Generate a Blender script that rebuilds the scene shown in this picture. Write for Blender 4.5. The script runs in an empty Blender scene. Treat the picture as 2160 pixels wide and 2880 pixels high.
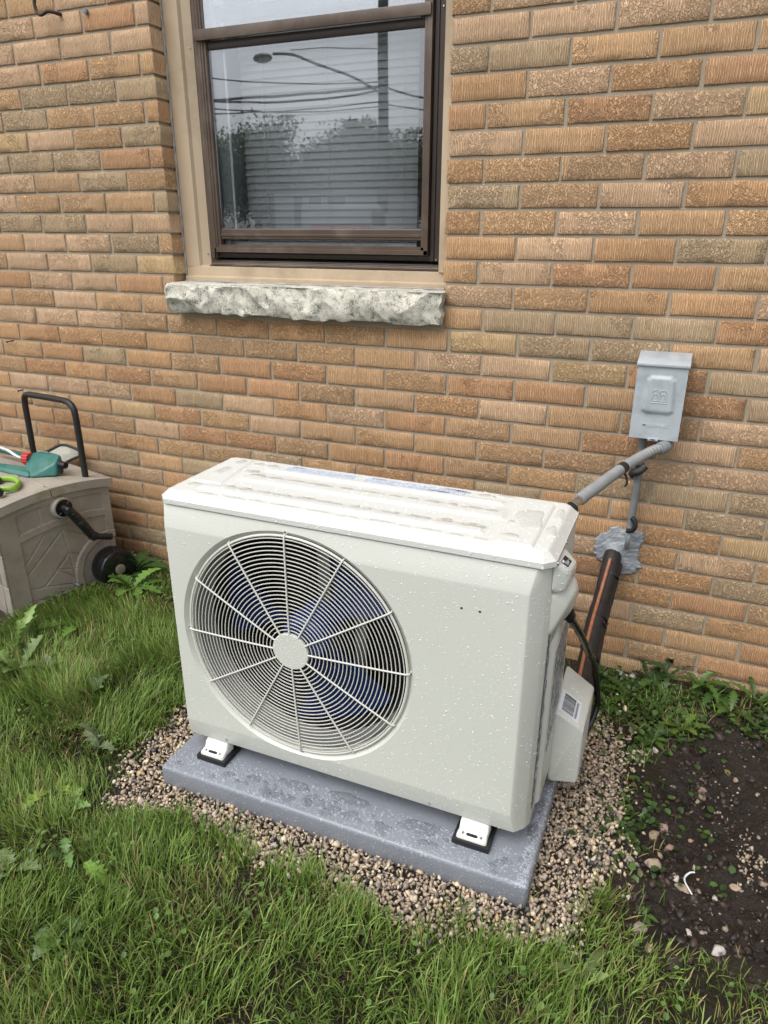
import bpy, bmesh, math, random
import numpy as np
from mathutils import Vector, Matrix
from mathutils.bvhtree import BVHTree
R = math.radians
rnd = random.Random(7)
rs = np.random.RandomState(11)
sc = bpy.context.scene
col = sc.collection

# ------------------------------------------------------------------ camera
cam_d = bpy.data.cameras.new('camera'); cam = bpy.data.objects.new('camera', cam_d); col.objects.link(cam)
cam_d.sensor_fit = 'VERTICAL'; cam_d.sensor_height = 36.0; cam_d.lens = 1990.9 / 2880 * 36.0
cam_d.clip_start = 0.02; cam_d.clip_end = 2000
cam.matrix_world = Matrix.Translation((2.1933, -2.0205, 1.2890)) @ Matrix.Rotation(0.39957, 4, 'Z') @ Matrix.Rotation(1.190327, 4, 'X') @ Matrix.Rotation(0.00206, 4, 'Z')
sc.camera = cam
sc.render.resolution_x = 768; sc.render.resolution_y = 1024

# ------------------------------------------------------------------ world, sun, exposure
w = bpy.data.worlds.new('World'); sc.world = w; w.use_nodes = True
wn = w.node_tree; wn.nodes.clear()
sky = wn.nodes.new('ShaderNodeTexSky'); sky.sky_type = 'NISHITA'; sky.sun_disc = False
SUN_EL, SUN_AZ = 58, 205          # azimuth clockwise from +Y
sky.sun_elevation = R(SUN_EL); sky.sun_rotation = R(SUN_AZ); sky.dust_density = 3.0; sky.ozone_density = 1.0
hs = wn.nodes.new('ShaderNodeHueSaturation'); hs.inputs['Saturation'].default_value = 0.22
bg = wn.nodes.new('ShaderNodeBackground'); bg.inputs['Strength'].default_value = 0.15
wo = wn.nodes.new('ShaderNodeOutputWorld')
wn.links.new(sky.outputs[0], hs.inputs['Color']); wn.links.new(hs.outputs[0], bg.inputs[0]); wn.links.new(bg.outputs[0], wo.inputs[0])
sl = bpy.data.lights.new('sun', 'SUN'); so = bpy.data.objects.new('sun', sl); col.objects.link(so)
sl.energy = 1.3; sl.angle = R(50); sl.color = (1.0, 0.97, 0.93)
sd = Vector((math.sin(R(SUN_AZ)) * math.cos(R(SUN_EL)), math.cos(R(SUN_AZ)) * math.cos(R(SUN_EL)), math.sin(R(SUN_EL))))
so.rotation_euler = sd.to_track_quat('Z', 'Y').to_euler(); so.location = (0, -5, 8)
sc.view_settings.view_transform = 'Standard'; sc.view_settings.look = 'None'
sc.view_settings.exposure = 0.5; sc.view_settings.gamma = 1.0; sc.view_settings.use_curve_mapping = False

# ------------------------------------------------------------------ helpers
def tag(o, label=None, cat=None, group=None, kind=None):
    if label: o['label'] = label
    if cat: o['category'] = cat
    if group: o['group'] = group
    if kind: o['kind'] = kind
    return o

def thing(name, label, cat, loc=(0, 0, 0), group=None):
    o = bpy.data.objects.new(name, None); col.objects.link(o); o.location = loc; o.empty_display_size = .05
    return tag(o, label, cat, group)

def link(name, me, parent=None):
    o = bpy.data.objects.new(name, me); col.objects.link(o)
    if parent:
        o.parent = parent
        if parent.type == 'EMPTY': o.matrix_parent_inverse = Matrix.Translation(-parent.location)
    return o

def finish(me, mats, smooth=None):
    for m in (mats if isinstance(mats, (list, tuple)) else [mats]): me.materials.append(m)
    if smooth is not None:
        me.polygons.foreach_set('use_smooth', [True] * len(me.polygons))
        me.set_sharp_from_angle(angle=R(smooth))
    me.update()

def from_bm(name, bm, mats, parent=None, smooth=None):
    bmesh.ops.recalc_face_normals(bm, faces=bm.faces)
    me = bpy.data.meshes.new(name); bm.to_mesh(me); bm.free()
    finish(me, mats, smooth)
    return link(name, me, parent)

def np_mesh(name, V, F, mats, parent=None, smooth=None, cols=None, floats=None, midx=None):
    """V (n,3), F (m,k) constant size faces or list of such arrays"""
    if not isinstance(F, list): F = [F]
    me = bpy.data.meshes.new(name)
    V = np.asarray(V, np.float32)
    me.vertices.add(len(V)); me.vertices.foreach_set('co', V.ravel())
    nl = sum(f.size for f in F); npol = sum(len(f) for f in F)
    me.loops.add(nl); me.polygons.add(npol)
    me.loops.foreach_set('vertex_index', np.concatenate([f.ravel() for f in F]).astype(np.int32))
    tot = np.concatenate([np.full(len(f), f.shape[1], np.int32) for f in F])
    start = np.concatenate([[0], np.cumsum(tot)[:-1]]).astype(np.int32)
    me.polygons.foreach_set('loop_start', start)
    if midx is not None: me.polygons.foreach_set('material_index', np.asarray(midx, np.int32))
    me.update(calc_edges=True)
    if cols is not None:
        a = me.attributes.new('col', 'FLOAT_COLOR', 'POINT')
        c = np.ones((len(V), 4), np.float32); c[:, :cols.shape[1]] = cols
        a.data.foreach_set('color', c.ravel())
    if floats:
        for k, v in floats.items():
            a = me.attributes.new(k, 'FLOAT', 'POINT'); a.data.foreach_set('value', np.asarray(v, np.float32))
    finish(me, mats, smooth)
    return link(name, me, parent)

def add_box(bm, x0, x1, y0, y1, z0, z1, bev=0, seg=2, mi=0, M=None):
    vs = [bm.verts.new((x, y, z)) for x in (x0, x1) for y in (y0, y1) for z in (z0, z1)]
    q = [(0, 1, 3, 2), (4, 6, 7, 5), (0, 4, 5, 1), (2, 3, 7, 6), (0, 2, 6, 4), (1, 5, 7, 3)]
    fs = [bm.faces.new([vs[i] for i in f]) for f in q]
    for f in fs: f.material_index = mi
    geo = vs
    if bev > 0:
        es = list({e for f in fs for e in f.edges})
        r = bmesh.ops.bevel(bm, geom=es, offset=bev, segments=seg, affect='EDGES', profile=0.5)
        geo = list({v for f in r['faces'] for v in f.verts} | {v for v in vs if v.is_valid})
    if M: bmesh.ops.transform(bm, matrix=M, verts=[v for v in geo if v.is_valid])
    return geo

def box(name, x0, x1, y0, y1, z0, z1, m, parent=None, bev=0.002, seg=2, M=None):
    bm = bmesh.new(); add_box(bm, x0, x1, y0, y1, z0, z1, bev, seg, 0, M)
    return from_bm(name, bm, m, parent, 40)

def hull_bm(pts, bev=0, seg=2):
    bm = bmesh.new()
    for p in pts: bm.verts.new(p)
    bmesh.ops.convex_hull(bm, input=bm.verts)
    bmesh.ops.delete(bm, geom=[v for v in bm.verts if not v.link_faces], context='VERTS')
    bmesh.ops.dissolve_limit(bm, angle_limit=R(0.6), verts=bm.verts, edges=bm.edges)
    if bev: bmesh.ops.bevel(bm, geom=list(bm.edges), offset=bev, segments=seg, affect='EDGES', profile=0.5)
    return bm

def spline(pts, step=0.006):
    P = [Vector(p) for p in pts]
    if len(P) < 3: 
        n = max(2, int((P[1] - P[0]).length / step)); return [P[0].lerp(P[1], i / n) for i in range(n + 1)]
    P = [P[0] * 2 - P[1]] + P + [P[-1] * 2 - P[-2]]
    out = []
    for i in range(1, len(P) - 2):
        a, b, c, d = P[i - 1:i + 3]; n = max(2, int((c - b).length / step))
        for k in range(n):
            t = k / n
            out.append(0.5 * ((2 * b) + (c - a) * t + (2 * a - 5 * b + 4 * c - d) * t * t + (3 * b - a - 3 * c + d) * t ** 3))
    out.append(P[-2].copy())
    return out

def add_tube(bm, path, r, seg=12, cap=True, flat=1.0, mi=0):
    """path list of Vector, r number or function(arclength, t)"""
    n = len(path); T = []
    for i in range(n):
        d = path[min(i + 1, n - 1)] - path[max(i - 1, 0)]; T.append(d.normalized())
    up = Vector((0, 0, 1)) if abs(T[0].z) < .9 else Vector((0, 1, 0))
    N = (up - T[0] * up.dot(T[0])).normalized(); s = 0; rings = []
    for i in range(n):
        if i: 
            s += (path[i] - path[i - 1]).length
            N = (N - T[i] * N.dot(T[i])).normalized()
        Bn = T[i].cross(N); rr = r(s, i / (n - 1)) if callable(r) else r
        rings.append([bm.verts.new(path[i] + (N * math.cos(a) * flat + Bn * math.sin(a)) * rr) for a in [2 * math.pi * k / seg for k in range(seg)]])
    for i in range(n - 1):
        for k in range(seg):
            f = bm.faces.new((rings[i][k], rings[i][(k + 1) % seg], rings[i + 1][(k + 1) % seg], rings[i + 1][k])); f.material_index = mi
    if cap:
        for rg in (rings[0], rings[-1]):
            f = bm.faces.new(rg); f.material_index = mi
    return rings

def tube(name, pts, r, m, parent=None, seg=14, step=0.006, flat=1.0, raw=False):
    bm = bmesh.new(); add_tube(bm, [Vector(p) for p in pts] if raw else spline(pts, step), r, seg, True, flat)
    return from_bm(name, bm, m, parent, 50)

def add_cyl(bm, c, axis, r0, r1, h, seg=24, cap=True, mi=0):
    c = Vector(c); ax = Vector(axis).normalized()
    return add_tube(bm, [c, c + ax * h], lambda s, t: r0 + (r1 - r0) * t, seg, cap, 1.0, mi)

def add_torus(bm, c, R0, r0, axis='y', maj=96, mnr=6, mi=0):
    c = Vector(c); rings = []
    for i in range(maj):
        a = 2 * math.pi * i / maj; ca, sa = math.cos(a), math.sin(a); rg = []
        for k in range(mnr):
            b = 2 * math.pi * k / mnr; rr = R0 + r0 * math.cos(b); h = r0 * math.sin(b)
            rg.append(bm.verts.new(c + Vector((rr * ca, h, rr * sa)) if axis == 'y' else c + Vector((rr * ca, rr * sa, h))))
        rings.append(rg)
    for i in range(maj):
        for k in range(mnr):
            f = bm.faces.new((rings[i][k], rings[i][(k + 1) % mnr], rings[(i + 1) % maj][(k + 1) % mnr], rings[(i + 1) % maj][k])); f.material_index = mi

def boolean(obj, cutter_bm, mats=None):
    me = bpy.data.meshes.new('cutter'); bmesh.ops.recalc_face_normals(cutter_bm, faces=cutter_bm.faces)
    cutter_bm.to_mesh(me); cutter_bm.free(); c = bpy.data.objects.new('cutter', me); col.objects.link(c)
    md = obj.modifiers.new('b', 'BOOLEAN'); md.operation = 'DIFFERENCE'; md.solver = 'EXACT'; md.object = c
    bpy.context.view_layer.update()
    dg = bpy.context.evaluated_depsgraph_get()
    nm = bpy.data.meshes.new_from_object(obj.evaluated_get(dg)); obj.modifiers.clear(); obj.data = nm
    bpy.data.objects.remove(c); 

def text_mesh(s, size, extrude=0.0, bold=0.0, shear=0.0):
    cu = bpy.data.curves.new('t', 'FONT'); cu.body = s; cu.size = size; cu.extrude = extrude; cu.offset = bold; cu.align_x = 'CENTER'; cu.align_y = 'CENTER'; cu.shear = shear
    o = bpy.data.objects.new('t', cu); col.objects.link(o); bpy.context.view_layer.update()
    me = bpy.data.meshes.new_from_object(o.evaluated_get(bpy.context.evaluated_depsgraph_get()))
    bpy.data.objects.remove(o); bpy.data.curves.remove(cu); return me

def vn(x, y, s, seed=0):
    """smooth value noise in [0,1]"""
    g = np.random.RandomState(seed).rand(64, 64); X = np.asarray(x) / s + 1000; Y = np.asarray(y) / s + 1000
    i = np.floor(X).astype(int); j = np.floor(Y).astype(int); fx = X - i; fy = Y - j
    fx = fx * fx * (3 - 2 * fx); fy = fy * fy * (3 - 2 * fy); i0, i1, j0, j1 = i % 64, (i + 1) % 64, j % 64, (j + 1) % 64
    return (g[i0, j0] * (1 - fx) + g[i1, j0] * fx) * (1 - fy) + (g[i0, j1] * (1 - fx) + g[i1, j1] * fx) * fy
def fbm(x, y, s, seed=0, o=4):
    return sum(vn(x, y, s / 2 ** k, seed + k) * .5 ** k for k in range(o)) / sum(.5 ** k for k in range(o))
def sstep(a, b, x):
    t = np.clip((x - a) / (b - a), 0, 1); return t * t * (3 - 2 * t)
def sdpoly(px, py, poly):
    """signed distance, negative inside"""
    d = np.full(np.shape(px), 1e9); ins = np.zeros(np.shape(px), bool); n = len(poly)
    for i in range(n):
        ax, ay = poly[i]; bx, by = poly[(i + 1) % n]; ex, ey = bx - ax, by - ay
        t = np.clip(((px - ax) * ex + (py - ay) * ey) / (ex * ex + ey * ey), 0, 1)
        d = np.minimum(d, np.hypot(px - ax - t * ex, py - ay - t * ey))
        c = ((ay > py) != (by > py)) & (px < (bx - ax) * (py - ay) / ((by - ay) if by != ay else 1e-9) + ax)
        ins ^= c
    return np.where(ins, -d, d)

# ------------------------------------------------------------------ materials
class NT:
    def __init__(s, name):
        s.m = bpy.data.materials.new(name); s.m.use_nodes = True; s.t = s.m.node_tree; s.t.nodes.clear()
        s.out = s.t.nodes.new('ShaderNodeOutputMaterial'); s.co = None
    def n(s, typ, ins=None, **kw):
        nd = s.t.nodes.new('ShaderNode' + typ)
        for k, v in kw.items(): setattr(nd, k, v)
        for k, v in (ins or {}).items():
            if isinstance(v, bpy.types.NodeSocket): s.t.links.new(v, nd.inputs[k])
            else: nd.inputs[k].default_value = v
        return nd
    def obj(s, scale=(1, 1, 1)):
        if s.co is None: s.co = s.n('TexCoord').outputs['Object']
        if scale == (1, 1, 1): return s.co
        return s.n('Mapping', {'Vector': s.co, 'Scale': scale}).outputs[0]
    def noise(s, scale, detail=4, rough=.55, dist=0, vscale=(1, 1, 1)):
        return s.n('TexNoise', {'Vector': s.obj(vscale), 'Scale': scale, 'Detail': detail, 'Roughness': rough, 'Distortion': dist}).outputs['Fac']
    def ramp(s, fac, *stops):
        r = s.n('ValToRGB', {'Fac': fac}); e = r.color_ramp.elements
        while len(e) < len(stops): e.new(.5)
        for i, (p, c) in enumerate(stops): e[i].position = p; e[i].color = c if len(c) == 4 else (*c, 1)
        return r.outputs[0]
    def mix(s, f, a, b, mode='MIX'):
        nd = s.n('Mix', data_type='RGBA', blend_type=mode)
        for k, v in ((0, f), (6, a), (7, b)):
            if isinstance(v, bpy.types.NodeSocket): s.t.links.new(v, nd.inputs[k])
            else: nd.inputs[k].default_value = (*v, 1) if (k > 0 and len(v) == 3) else v
        return nd.outputs[2]
    def math(s, op, a, b=0.0, c=0.0):
        nd = s.n('Math', operation=op)
        for k, v in enumerate((a, b, c)):
            if isinstance(v, bpy.types.NodeSocket): s.t.links.new(v, nd.inputs[k])
            else: nd.inputs[k].default_value = v
        return nd.outputs[0]
    def bump(s, h, dist, strength=1.0, normal=None):
        d = {'Height': h, 'Distance': dist, 'Strength': strength}
        if normal is not None: d['Normal'] = normal
        return s.n('Bump', d).outputs[0]
    def attr(s, name): return s.n('Attribute', attribute_name=name)
    def bsdf(s, **ins):
        b = s.n('BsdfPrincipled'); 
        for k, v in ins.items():
            k = {'color': 'Base Color', 'rough': 'Roughness', 'metal': 'Metallic', 'normal': 'Normal', 'coat': 'Coat Weight', 'coatr': 'Coat Roughness', 'spec': 'Specular IOR Level', 'ior': 'IOR', 'trans': 'Transmission Weight', 'alpha': 'Alpha'}.get(k, k)
            if isinstance(v, bpy.types.NodeSocket): s.t.links.new(v, b.inputs[k])
            else: b.inputs[k].default_value = (*v, 1) if (isinstance(v, tuple) and len(v) == 3) else v
        s.t.links.new(b.outputs[0], s.out.inputs[0]); return s.m

def simple(name, c, rough=.5, var=.12, vs=12, bump=0, bs=200, dirt=None, dirts=4, metal=0, spec=.5, coat=0):
    t = NT(name); f = t.noise(vs, 5, .6)
    lo = tuple(x * (1 - var) for x in c); hi = tuple(min(1, x * (1 + var)) for x in c)
    cc = t.ramp(f, (.3, lo), (.7, hi))
    if dirt: cc = t.mix(t.ramp(t.noise(dirts, 6, .65), (.48, (0, 0, 0)), (.68, (1, 1, 1))), cc, dirt)
    kw = dict(color=cc, rough=t.ramp(t.noise(vs * 3, 3), (.3, (max(0, rough - .07),) * 3), (.7, (min(1, rough + .07),) * 3)), metal=metal, spec=spec, coat=coat)
    if bump: kw['normal'] = t.bump(t.noise(bs, 3), bump)
    return t.bsdf(**kw)

# --- brick
t = NT('brick_face'); a = t.attr('col'); typ = t.attr('typ').outputs['Fac']
sp_ = t.n('SeparateXYZ', {0: t.obj()}); u_ = t.math('ADD', sp_.outputs[0], sp_.outputs[1])
ph_ = t.math('MULTIPLY', t.noise(1, 3, .6, 0, (40, 40, 10)), 16.0)
sn_ = t.math('MULTIPLY_ADD', t.math('SINE', t.math('ADD', t.math('MULTIPLY', u_, 1080.0), ph_)), .13, .48)
comb = t.math('ADD', sn_, t.math('MULTIPLY_ADD', t.noise(1, 3, .65, .3, (300, 300, 120)), .55, -.27)); bark = t.noise(1, 3, .6, 1.2, (210, 190, 150))
patch = t.math('GREATER_THAN', t.math('ADD', t.noise(9, 3, .5), typ), 1.0)
rel = t.mix(patch, comb, bark)
grain = t.noise(900, 2)
relf = t.ramp(rel, (.40, (0, 0, 0)), (.56, (1, 1, 1)))
c1 = t.mix(t.math('MULTIPLY', t.ramp(rel, (.34, (1, 1, 1)), (.52, (0, 0, 0))), .30), a.outputs['Color'], (.17, .10, .055))
c1 = t.mix(t.math('MULTIPLY', t.ramp(t.noise(14, 5, .6), (.35, (0, 0, 0)), (.75, (1, 1, 1))), .35), c1, (.34, .19, .10))
c1 = t.mix(t.math('MULTIPLY', t.ramp(rel, (.50, (0, 0, 0)), (.68, (1, 1, 1))), .22), c1, (.72, .55, .38))
c1 = t.mix(t.math('MULTIPLY', t.ramp(t.noise(1.7, 6, .6), (.42, (0, 0, 0)), (.70, (1, 1, 1))), .28), c1, (.30, .20, .125))
c1 = t.mix(t.ramp(t.noise(1, 3, .5, 0, (9, 9, 3.2)), (.735, (0, 0, 0)), (.76, (.55, .55, .55))), c1, (.30, .07, .035))
pores = t.n('TexVoronoi', {'Vector': t.obj(), 'Scale': 120.0, 'Randomness': 1.0}).outputs['Distance']
c1 = t.mix(t.ramp(pores, (.0, (1, 1, 1)), (.10, (0, 0, 0))), c1, (.08, .05, .03))
M_BRICK = t.bsdf(color=c1, rough=.82, spec=.3, normal=t.bump(grain, .0004, .5, t.bump(relf, .0036, 1.0)))
t = NT('mortar'); g = t.noise(500, 4, .7)
M_MORTAR = t.bsdf(color=t.mix(t.noise(5, 4), t.ramp(g, (.3, (.29, .235, .17)), (.7, (.55, .47, .365))), (.44, .365, .27)), rough=.95, spec=.2, normal=t.bump(g, .003, 1.0))
# --- limestone sill
t = NT('limestone'); n1 = t.noise(16, 8, .65); n2 = t.noise(300, 3, .7); n3 = t.noise(45, 5, .7)
c = t.ramp(n1, (.30, (.42, .41, .35)), (.48, (.58, .56, .48)), (.62, (.74, .70, .60)))
c = t.mix(t.ramp(t.math('MULTIPLY', n3, n2), (.14, (1, 1, 1)), (.25, (0, 0, 0))), c, (.10, .105, .09))
M_STONE = t.bsdf(color=c, rough=.9, spec=.2, normal=t.bump(n3, .004, 1, t.bump(n2, .0012)))
M_TAN = simple('tan_trim_metal', (.50, .39, .27), .45, .06, 6, .0002, 60, dirt=(.30, .23, .15), dirts=3)
M_BROWN = simple('brown_window_metal', (.085, .058, .042), .38, .15, 8, .0002, 90, dirt=(.15, .115, .09), dirts=6)
M_DBROWN = simple('dark_brown_metal', (.032, .020, .015), .4, .2, 8)
M_CAULK = simple('grey_caulk', (.33, .31, .29), .7, .25, 40, .001, 150)
M_BLACK = simple('black_rubber', (.012, .012, .013), .5, .3, 30, .0004, 250)
M_BLKPL = simple('black_plastic', (.010, .010, .011), .28, .3, 20, .0002, 150)
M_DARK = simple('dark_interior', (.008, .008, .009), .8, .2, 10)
def paint(name, c, rough):
    t = NT(name); n = t.noise(3, 4, .5); f = t.noise(420, 2, .5)
    return t.bsdf(color=t.ramp(n, (.3, tuple(x * .97 for x in c)), (.7, c)), rough=t.ramp(t.noise(25, 4), (.3, (rough,) * 3), (.7, (rough + .12,) * 3)), spec=.5, normal=t.bump(f, .00012, .35))
M_PAINT = paint('cream_enamel_paint', (.62, .632, .578), .28)
M_LID = paint('cream_lid_paint', (.66, .668, .63), .33)
M_WIRE = paint('grille_wire_coating', (.66, .65, .59), .35)
M_FOOT = paint('white_foot_paint', (.72, .73, .69), .3)
M_DUCT = paint('duct_grey_paint', (.30, .31, .29), .4)
M_NAVY = simple('navy_fan_plastic', (.012, .042, .19), .3, .15, 10)
M_ZINC = simple('zinc_metal', (.55, .55, .53), .3, .2, 60, metal=1.0)
M_GREYMET = simple('bracket_metal', (.25, .26, .26), .4, .15, 20, metal=.6)
t = NT('condenser_pad_plastic'); n1 = t.noise(7, 5, .6)
M_PAD = t.bsdf(color=t.ramp(n1, (.35, (.205, .222, .255)), (.65, (.235, .252, .285))), rough=t.ramp(t.noise(18, 5, .6), (.42, (.26,) * 3), (.58, (.38,) * 3)), spec=.5, normal=t.bump(t.noise(60, 4), .0003))
t = NT('water')
fr = t.n('Fresnel', {'IOR': 1.33}).outputs[0]
gl = t.n('BsdfGlossy', {'Color': (1, 1, 1, 1), 'Roughness': .03}); tr = t.n('BsdfTransparent', {'Color': (1, 1, 1, 1)})
mx = t.n('MixShader', {0: fr, 1: tr.outputs[0], 2: gl.outputs[0]}); t.t.links.new(mx.outputs[0], t.out.inputs[0]); M_WATER = t.m
t = NT('rain_bead_white_glint'); fr = t.math('MULTIPLY', t.n('Fresnel', {'IOR': 1.33}).outputs[0], .5); gl = t.n('BsdfGlossy', {'Color': (1, 1, 1, 1), 'Roughness': .08}); tr = t.n('BsdfTransparent', {'Color': (.98, .98, .98, 1)}); df = t.n('BsdfDiffuse', {'Color': (.95, .96, .96, 1)})
m1 = t.n('MixShader', {0: .62, 1: tr.outputs[0], 2: df.outputs[0]}); mx = t.n('MixShader', {0: fr, 1: m1.outputs[0], 2: gl.outputs[0]}); t.t.links.new(mx.outputs[0], t.out.inputs[0]); M_BEAD = t.m  # white diffuse share stands in for light focused by the drops
t = NT('rain_bead_pale_glint'); fr = t.math('MULTIPLY', t.n('Fresnel', {'IOR': 1.33}).outputs[0], .8); gl = t.n('BsdfGlossy', {'Color': (1, 1, 1, 1), 'Roughness': .05}); tr = t.n('BsdfTransparent', {'Color': (1, 1, 1, 1)}); df = t.n('BsdfDiffuse', {'Color': (.75, .80, .90, 1)})
m1 = t.n('MixShader', {0: .22, 1: tr.outputs[0], 2: df.outputs[0]}); mx = t.n('MixShader', {0: fr, 1: m1.outputs[0], 2: gl.outputs[0]}); t.t.links.new(mx.outputs[0], t.out.inputs[0]); M_BEAD2 = t.m  # pale diffuse share paints the bright specks of the pad drops
def glass(name, base, k, tint):
    t = NT(name); fr = t.n('Fresnel', {'IOR': 1.5}).outputs[0]
    fr = t.math('ADD', t.math('MULTIPLY', fr, k), base)
    wav = t.bump(t.noise(3.5, 2), .0006, .25)
    gl = t.n('BsdfGlossy', {'Color': (.9, .93, .97, 1), 'Roughness': .012, 'Normal': wav}); tr = t.n('BsdfTransparent', {'Color': tint})
    mx = t.n('MixShader', {0: fr, 1: tr.outputs[0], 2: gl.outputs[0]}); t.t.links.new(mx.outputs[0], t.out.inputs[0]); return t.m
M_GLASS = glass('window_glass', .055, 1.6, (.955, .965, .97, 1))
M_GLASS2 = glass('upper_window_glass', .20, 1.4, (.985, .99, .995, 1))
M_BLIND = simple('blind_vinyl', (.88, .89, .90), .5, .05, 5)
M_ROOM = simple('room_wall', (.45, .44, .42), .9, .1, 2)
M_GREYBOX = simple('grey_enamel', (.42, .46, .49), .38, .06, 10, .0002, 80, dirt=(.33, .365, .39), dirts=22)
M_CONDUIT = simple('grey_pvc', (.20, .215, .225), .45, .15, 30, .0003, 120)
M_FLEX = simple('grey_flex_conduit', (.25, .255, .255), .5, .12, 30)
t = NT('duct_seal'); n = t.noise(60, 6, .7)
M_PUTTY = t.bsdf(color=t.ramp(n, (.3, (.24, .26, .285)), (.7, (.35, .375, .40))), rough=.42, normal=t.bump(t.noise(20, 4, .55, 1.2), .0045, 1))
M_FOAM = simple('black_foam_insulation', (.016, .013, .012), .6, .3, 60, .0012, 160)
M_ORANGE = simple('copper_orange_cable', (.33, .125, .06), .45, .2, 60, .0004, 200)
t = NT('protective_film'); n = t.noise(1, 5, .65, 2.0, (60, 90, 22))
M_FILM = t.bsdf(color=t.ramp(n, (.36, (.08, .08, .10)), (.5, (.30, .30, .34)), (.62, (.75, .76, .78))), rough=.2, spec=.8, normal=t.bump(n, .004, 1))
M_WHITE = simple('white_paper', (.74, .77, .80), .5, .03, 10)
M_BLUEINK = simple('blue_ink', (.10, .17, .42), .6, .1, 10)
M_INK = simple('black_ink', (.015, .015, .017), .5, .1, 10)
t = NT('weathered_resin'); n = t.noise(6, 6, .65); gr = t.noise(1, 5, .6, 1.2, (14, 14, 70))
c = t.ramp(n, (.3, (.26, .225, .19)), (.7, (.39, .345, .30)))
c = t.mix(t.math('MULTIPLY', t.ramp(t.noise(3.5, 6, .7), (.5, (0, 0, 0)), (.7, (1, 1, 1))), .5), c, (.15, .125, .10))
M_RESIN = t.bsdf(color=c, rough=.55, spec=.35, normal=t.bump(gr, .0016, .6))
t = NT('resin_lid'); n = t.noise(6, 6, .65)
c = t.ramp(n, (.3, (.31, .275, .235)), (.7, (.43, .39, .34)))
mo = t.ramp(t.noise(5.5, 6, .7), (.52, (0, 0, 0)), (.68, (1, 1, 1)))
M_RESINLID = t.bsdf(color=t.mix(t.math('MULTIPLY', mo, .75), c, (.20, .19, .075)), rough=.5, spec=.35, normal=t.bump(t.noise(70, 4), .0008))
M_TEAL = simple('teal_plastic', (.012, .125, .105), .42, .2, 14, .0003, 90, dirt=(.05, .17, .14), dirts=9)
M_RED = simple('red_plastic', (.50, .045, .045), .4, .12, 20)
M_ALU = simple('aluminium_tube', (.72, .73, .74), .3, .08, 20, metal=.55)
M_LIME = simple('lime_plastic', (.24, .42, .05), .42, .12, 20)
M_PANEL = simple('off_white_plastic', (.80, .80, .73), .5, .08, 12, dirt=(.45, .43, .36), dirts=6)
M_HUBCAP = simple('taupe_hubcap', (.22, .195, .165), .55, .15, 20)
M_RUST = simple('rusted_iron', (.045, .022, .016), .6, .5, 60, .0008, 200)
def vcol(name, rough, spec=.4, bump=0, bs=100, trans=0, wet=False):
    t = NT(name); a = t.attr('col').outputs['Color']
    kw = dict(color=t.mix(.35, a, t.mix(t.noise(bs, 3), a, (0, 0, 0))), rough=rough, spec=spec)
    if not bump: kw['color'] = a
    else: kw['normal'] = t.bump(t.noise(bs, 4), bump)
    m = t.bsdf(**kw)
    if trans:
        b = [n for n in t.t.nodes if n.type == 'BSDF_PRINCIPLED'][0]; tl = t.n('BsdfTranslucent', {'Color': a})
        mx = t.n('MixShader', {0: trans, 1: b.outputs[0], 2: tl.outputs[0]}); t.t.links.new(mx.outputs[0], t.out.inputs[0])
    return m
M_GRASS = vcol('grass_blade', .42, .45, trans=.25)
M_LEAF = vcol('weed_leaf', .4, .5, trans=.2)
M_GRAVEL = vcol('gravel_stone', .5, .4)
M_ROCK = vcol('muddy_rock', .5, .4, .002, 90)
M_GROUND = None

# ------------------------------------------------------------------ ground
GRAV = [(1.05, -.05), (1.02, -.40), (1.005, -.70), (1.005, -.84), (1.015, -.955), (1.085, -1.035), (1.17, -1.035), (1.3, -1.035), (1.48, -1.035), (1.62, -1.04), (1.70, -1.075), (1.84, -1.07), (1.9, -1.08), (2.0, -1.035), (2.15, -1.01), (2.165, -.94), (2.17, -.86), (2.19, -.74), (2.19, -.59), (2.18, -.42), (2.14, -.27), (2.03, -.14), (1.8, -.05)]
MUD = [(3.6, -.06), (2.556, -.10), (2.437, -.17), (2.343, -.25), (2.289, -.37), (2.262, -.49), (2.24, -.61), (2.24, -.75), (2.27, -.85), (2.306, -.89), (2.375, -.90), (2.456, -.91), (2.6, -.96), (3.6, -1.2)]
def sdG(x, y): return sdpoly(x, y, GRAV) + (vn(x, y, .07, 3) - .5) * .06
def sdM(x, y): return sdpoly(x, y, MUD) + (vn(x, y, .09, 5) - .5) * .08
def th(x, y):
    z = .034 * sstep(1.0, .45, x) * sstep(-.85, -.35, y) + .030 * sstep(2.15, 2.55, x) * sstep(-.5, 0., y)
    m = sstep(.03, -.05, sdM(x, y)); g = sstep(.02, -.02, sdG(x, y))
    z = z + m * ((fbm(x, y, .16, 20, 5) - .55) * .085 - np.abs(fbm(x, y, .05, 31, 3) - .5) * .05 + (sstep(.5, .62, fbm(x, y, .035, 37, 3)) * .006)) + (1 - m) * (1 - g) * (fbm(x, y, .25, 40, 3) - .5) * .02 - g * .008
    return z
xs = np.concatenate([[-400, -120, -40, -15, -6, -3, -1.6], np.arange(-1.0, 3.4, .0085), [4, 6, 9, 15, 40, 120, 400]])
ys = np.concatenate([[-400, -120, -60, -30, -15, -8, -5, -3.2], np.arange(-2.5, .1, .0085), [.6, 2, 6, 40, 400]])
X, Y = np.meshgrid(xs, ys, indexing='ij')
near = ((X > -1.1) & (X < 3.5) & (Y > -2.6) & (Y < .2)).astype(float)
Z = np.where(near > 0, th(X, Y), -.004)
nx, ny = len(xs), len(ys); idx = np.arange(nx * ny).reshape(nx, ny)
F = np.stack([idx[:-1, :-1], idx[1:, :-1], idx[1:, 1:], idx[:-1, 1:]], -1).reshape(-1, 4)
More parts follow.
